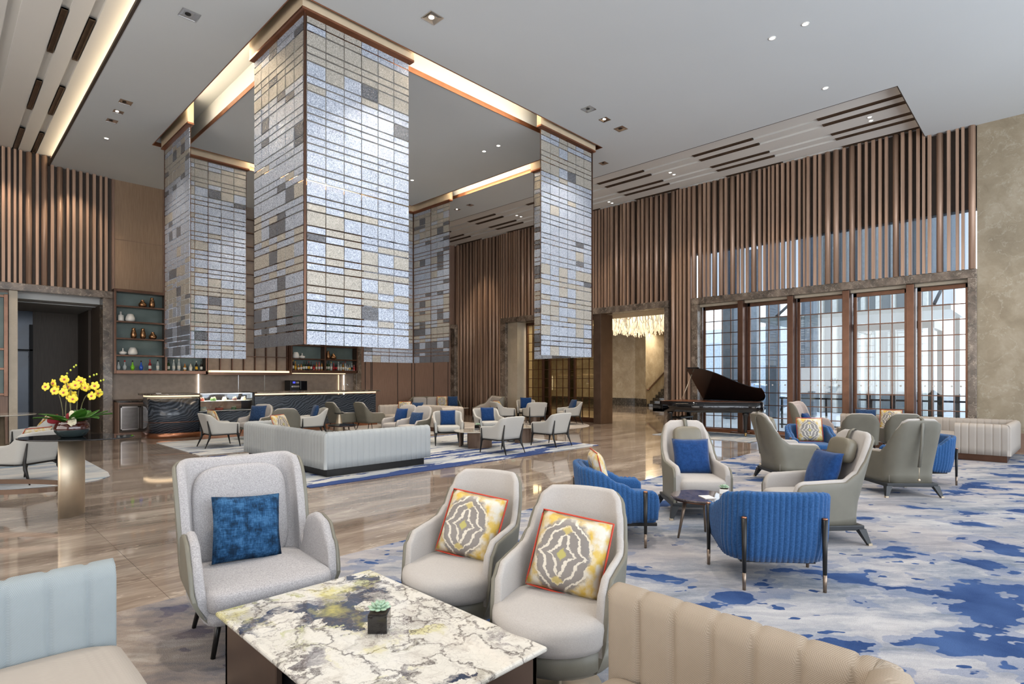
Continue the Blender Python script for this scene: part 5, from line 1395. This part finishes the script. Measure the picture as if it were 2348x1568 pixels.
r = random.Random(3)
for k, (ang, L, wd, dr) in enumerate(((178, .30, .055, .10), (150, .26, .05, .16), (95, .22, .06, .02), (60, .2, .055, .0), (20, .30, .06, .10), (-15, .30, .06, .14), (-60, .26, .055, .12), (-95, .24, .055, .05), (-130, .26, .05, .10), (120, .2, .05, 0), (40, .25, .05, .04), (-35, .26, .055, .0))):
    dv = RV * math.cos(R(ang)) + DV * math.sin(R(ang))
    m = MB(); leafm(m, Vector((0, 0, .16)) + dv * .04, dv, L * 1.2, wd * 1.4, dr); m.build('leaf', 'leafg', oc)
stems = [((-.10, 0), (-.17, .0), -.36, .50), ((-.03, .02), (-.06, 0), -.22, .62), ((0, -.02), (.0, 0), -.02, .47), ((.03, .03), (.05, 0), .20, .54), ((.09, 0), (.12, 0), .34, .40), ((-.05, -.03), (-.12, 0), .02, .36)]
FL = []
for i, (b, mid, tip, h) in enumerate(stems):
    m = MB(); P0 = RV * b[0] + DV * b[1] + Vector((0, 0, .15)); P3 = RV * tip * .8 + DV * b[1] + Vector((0, 0, .15 + h * .80)); P1 = P0 + Vector((0, 0, h * .75)); P2 = RV * (mid[0] + (tip - mid[0]) * .35) + Vector((0, 0, .15 + h * 1.05))
    pts = [P0 * (1 - t) ** 3 + P1 * 3 * t * (1 - t) ** 2 + P2 * 3 * t * t * (1 - t) + P3 * t ** 3 for t in [k / 12 for k in range(13)]]
    m.tube(pts, [.005] * 9 + [.004, .003, .003, .002], 6); m.build('stem', 'stemg', oc)
fl = [(-.33, .46), (-.26, .50), (-.27, .43), (-.20, .41), (-.10, .55), (-.085, .46), (-.07, .39), (-.01, .33), (.02, .47), (.10, .48), (.12, .535), (.17, .45), (.24, .45), (.30, .345), (.36, .38), (.38, .47), (.15, .52), (-.03, .36), (.06, .31)]
flo = None
for i, (a, h) in enumerate(fl):
    pos_ = RV * (a * .80) + DV * (-.05 + .04 * (i % 3)) + Vector((0, 0, .15 + h * .95))
    if flo is None:
        m = MB()
        for k in range(5):
            an = 2 * math.pi * k / 5 + math.pi / 2; w2 = .026 if k in (1, 4) else .017; M2 = Matrix.Rotation(an, 4, 'Y') @ Matrix.Translation((.024, 0, 0)); m.x = M2; m.sell((0, 0, 0), .024, .004, w2, 1, 1, 10, 6)
        m.x = None; flo = m.build('flower', 'yel', oc); flo.rotation_mode = 'XYZ'
        m = MB(); m.sell((0, -.008, -.004), .009, .008, .010, 1, 1, 8, 6); m.build('lip', 'mag', flo)
        o = flo
    else:
        o = flo.copy(); COL.objects.link(o); o.parent = oc
        for ch in kids(flo): c_ = ch.copy(); COL.objects.link(c_); c_.parent = o
    o.location = pos_; o.rotation_euler = (R(r.uniform(-15, 10)), R(r.uniform(-25, 25)), R(-46 + r.uniform(-25, 25))); o.scale = (1.15,) * 3
for (a, h) in ((-.42, .46), (-.02, .66), (.03, .70), (.06, .72), (.26, .58), (.32, .60), (.36, .61), (.42, .53), (.46, .54), (.40, .385), (.44, .39), (-.07, .62)):
    p = RV * (a * .80) + Vector((0, 0, .15 + h * .95)); m = MB(); m.sell(tuple(p), .010, .010, .013, 1, 1, 8, 6); m.build('bud', 'budg', oc)
m = MB(); m.sell(tuple(RV * -.12 + DV * -.10 + Vector((0, 0, .20))), .07, .02, .04, .8, .8, 12, 8); m.build('ribbon', 'redt', oc)
m = MB(); m.sell(tuple(RV * .05 + DV * -.12 + Vector((0, 0, .23))), .022, .014, .055, .8, .8, 10, 8); m.build('ribbon', 'redt', oc)
m = MB()
for (a, h) in ((.10, .27), (.12, .19), (.08, .17)): m.x = Matrix.Translation(RV * a + DV * -.13 + Vector((0, 0, h))) @ Matrix.Rotation(R(-46), 4, 'Z'); m.sell((0, 0, 0), .035, .008, .045, .9, .9, 10, 8)
m.x = None; m.build('cork_leaf', 'cork', oc)
# ------------------------------------------------------------------ piano
pn = thing('grand_piano', 'black lacquered grand piano with raised lid by the window', 'piano', (15.25, 7.0, .013))
# local: keyboard end +Y (y=1.2), tail -Y; bass (straight) side +X


def case_outline(o=0.0):
    pts = [(.70 - o, 1.2), (.70 - o, -1.05 + o)]
    for k in range(1, 9): t = math.pi / 2 * k / 8; pts.append((.35 + (.35 - o) * math.cos(t), -1.05 + o - .25 * math.sin(t)))
    n = 12
    for k in range(n + 1):
        s_ = k / n; x = .15 - .85 * smooth(s_); y = -1.28 + 1.55 * s_; pts.append((x + o * .6, y + o * .4))
    pts += [(-.70 + o, .6), (-.70 + o, 1.2)]
    return pts


m = MB(); m.prism(case_outline(), .66, .95, True); m.build('case', 'piano', pn)
m = MB(); m.prism(case_outline(.03), .94, .955); m.build('soundboard', plain('soundboard_red_brown', (.13, .045, .018), .3), pn)
m = MB(); m.box(-.72, 1.1, .64, .72, 1.42, .74); m.box(-.72, 1.1, .64, -.66, 1.42, .86); m.box(.66, 1.1, .64, .72, 1.42, .86); m.box(-.7, 1.15, .74, .7, 1.2, .95); m.build('keybed', 'piano', pn, bevel=.01)
m = MB(); m.box(-.62, 1.25, .74, .62, 1.38, .76); m.build('keys', 'white', pn)
# lid: hinged on +X side at x=.70, raised ~40 deg
ml = Matrix.Translation((.70, 0, .96)) @ Matrix.Rotation(R(40), 4, 'Y')
ol = [(x - .70, y) for x, y in case_outline(-.01) if y < .62]
ol = [(0, .55)] + [(x - .70, min(y, .55)) for x, y in case_outline(-.01)[1:-2]] + [(-1.42, .45), (-1.42, .55)]
m = MB(ml); m.prism(ol, 0, .022); m.build('lid', 'piano', pn)
m = MB(ml); m.box(-1.42, .18, .024, 0, .56, .045); m.build('folded_lid_flap', 'piano', pn, bevel=.004)
m = MB(); m.tube([(-.55, .62, .95), (-.25, .45, 1.70)], .010, 6); m.build('prop_stick', 'brass', pn)
for (x, y) in ((-.55, .95), (.55, .95), (.30, -.85)):
    m = MB(); m.tube([(x, y, .66), (x, y, .60), (x, y, .56), (x, y, .12), (x, y, .10)], [.09, .085, .065, .04, .04], 8); lg = m.build('leg', 'piano', pn)
    m = MB(); m.tube([(x, y, .10), (x, y, .05)], [.032, .03], 10); m.tube([(x, y - .02, .03), (x, y + .02, .03)], .03, 10); m.build('caster', 'gold', lg)
m = MB(); m.box(-.12, .92, .1, .12, 1.0, .16)
for x in (-.1, .1): m.tube([(x, .96, .16), (x * .6, .98, .66)], .010, 6)
m.build('pedal_lyre', 'brass', pn)
for z in (0,):
    for (a, b) in (((-.1, .9, .12), (.1, .5, .62)), ((.1, .9, .12), (-.1, .5, .62))): pass
bn = thing('piano_bench', 'black piano bench at the keyboard end of the grand piano', 'bench', (15.45, 7.98, .013))
m = MB(); m.box(-.4, -.17, .42, .4, .17, .48); m.build('seat', 'black', bn, bevel=.02)
for sx in (-1, 1):
    for sy in (-1, 1): m = MB(); m.box(sx * .35 - .02, sy * .13 - .02, 0, sx * .35 + .02, sy * .13 + .02, .42); m.build('leg', 'black', bn)
# ------------------------------------------------------------------ outside
m = MB(); m.box(XW + .35, -60, -.35, 140, 120, -.02); struct('ground_outside', m, plain('pale_paving', (.50, .52, .53), .7, 0, .1, .6))
ob = thing('office_tower', 'grey building with vertical fins beyond the glazing', 'building', (30, 3.9, 0))
m = MB(); m.box(0, 0, 0, 8, 4.6, 16); m.build('wall', plain('grey_cladding', (.32, .34, .35), .5, 0, .1, .5), ob)
m = MB()
for k in range(8): m.box(-.35, .1 + k * .58, 0, 0, .26 + k * .58, 16)
m.build('fins', plain('pale_fins', (.62, .62, .58), .5), ob)
cols = [(22.5, 9.5, .24), (24.5, 8.55, .22), (33.0, 12.6, .3), (26, 7.6, .24)]
for i, (x, y, w_) in enumerate(cols):
    m = MB(); m.box(x - w_, y - w_, 0, x + w_, y + w_, 9)
    tag(m.build('outdoor_pillar', plain('blue_grey_cladding', (.17, .20, .235), .35, .2)), ['blue grey pillar outside the leftmost window', 'blue grey pillar outside the second window', 'farthest blue grey pillar outside', 'slim blue grey pillar outside the third window'][i], 'pillar')
cp = thing('entrance_canopy', 'flat glass and steel canopy outside the right windows', 'canopy', (20.4, 2.2, 3.6))
m = MB(); m.box(0, 0, 0, 3.2, 5.4, .16); m.build('roof', plain('canopy_grey', (.20, .25, .26), .3), cp)
for y in (.4, 2.6, 4.8): m = MB(); m.tube([(0, y, .16), (3.0, y, 1.4)], .05, 6); m.build('stay', 'char', cp)
for y in (.1, 5.2): m = MB(); m.box(3.0, y, -3.6, 3.15, y + .12, 0); m.build('post', 'char', cp)
vs = thing('entrance_vestibule', 'black framed glass vestibule outside the fourth window', 'vestibule', (18.4, 2.35, 0))
m = MB()
for (x, y) in ((0, 0), (0, .85), (0, 1.75), (1.6, 0), (1.6, 1.75)): m.box(x, y, 0, x + .12, y + .12, 3.0)
m.box(0, 0, 2.95, .12, 1.87, 3.15); m.box(0, 1.75, 2.95, 1.72, 1.87, 3.15); m.box(0, 0, 2.95, 1.72, .12, 3.15); m.build('frame', 'black', vs)
m = MB(); m.box(.06, .1, 0, .08, 1.75, 2.9); m.build('glass', 'glass', vs)
rl = thing('railing', 'low dark metal railing on the pavement outside', 'railing', (19.2, 1.5, 0))
m = MB(); m.box(0, 0, .95, .06, 5, 1.0); m.box(0, 0, .1, .06, 5, .14)
for y in (0, 1.2, 2.4, 3.6, 4.9): m.box(0, y, 0, .06, y + .05, 1.0)
m.build('rails', 'char', rl)
cr = thing('car', 'pale blue car parked far outside the second window', 'car', (27, 10.9, 0), R(80))
m = MB(); m.sell((0, 0, .55), 2.1, .85, .38, .4, .5, 24, 10); m.sell((-.1, 0, 1.05), 1.1, .7, .36, .5, .6, 20, 10); m.build('body', plain('car_paint', (.28, .36, .48), .25, .3), cr)
for x in (-1.3, 1.3):
    for y in (-.78, .78): m = MB(); m.tube([(x, y - .1, .32), (x, y + .1, .32)], .32, 16); m.build('wheel', 'black', cr)
m = MB(); m.loft([[(-.3, -.3, .35), (.3, -.3, .35), (.3, .3, .35), (-.3, .3, .35)], [(-.45, -.45, 1.0), (.45, -.45, 1.0), (.45, .45, 1.0), (-.45, .45, 1.0)]], True, True, False); m.box(-.3, -.3, 0, .3, .3, .34)
o = m.build('planter', plain('crimson_planter_paint', (.42, .03, .05), .5)); o.location = (26.5, 1.2, 0.0 - .02); tag(o, 'crimson tapered planter outside the rightmost window', 'planter')
m = MB(); m.sell((0, 0, .45), .35, .35, .45, .8, .9, 20, 12); o = m.build('bollard', 'white'); o.location = (22.0, .75, -.02); tag(o, 'rounded white bollard outside the rightmost window', 'bollard')
tr = thing('bare_tree', 'leafless tree seen through the rightmost window', 'tree', (41, 1.2, 0))
m = MB(); r = random.Random(2)


def branch(p, d_, L, rad, dep):
    q = p + d_ * L; m.tube([p, q], [rad, rad * .6], 5)
    if dep:
        for k in range(3): nd = (d_ + Vector((r.uniform(-.6, .6), r.uniform(-.6, .6), r.uniform(-.1, .5)))).normalized(); branch(q, nd, L * .68, rad * .6, dep - 1)


branch(Vector((0, 0, 0)), Vector((0, 0, 1)), 2.6, .12, 5); m.build('branches', plain('bark', (.10, .08, .07), .8), tr)
sm_ = thing('low_building', 'long pale low building far outside the left windows', 'building', (60, 10, 0))
m = MB(); m.box(0, 0, 0, 10, 45, 7); m.build('wall', plain('pale_render', (.55, .58, .62), .7), sm_)
m = MB()
for k in range(14): m.box(-.05, 1 + k * 3.1, 1.5, 0, 2.8 + k * 3.1, 5.5)
m.build('windows', plain('dull_window', (.38, .44, .5), .3), sm_)
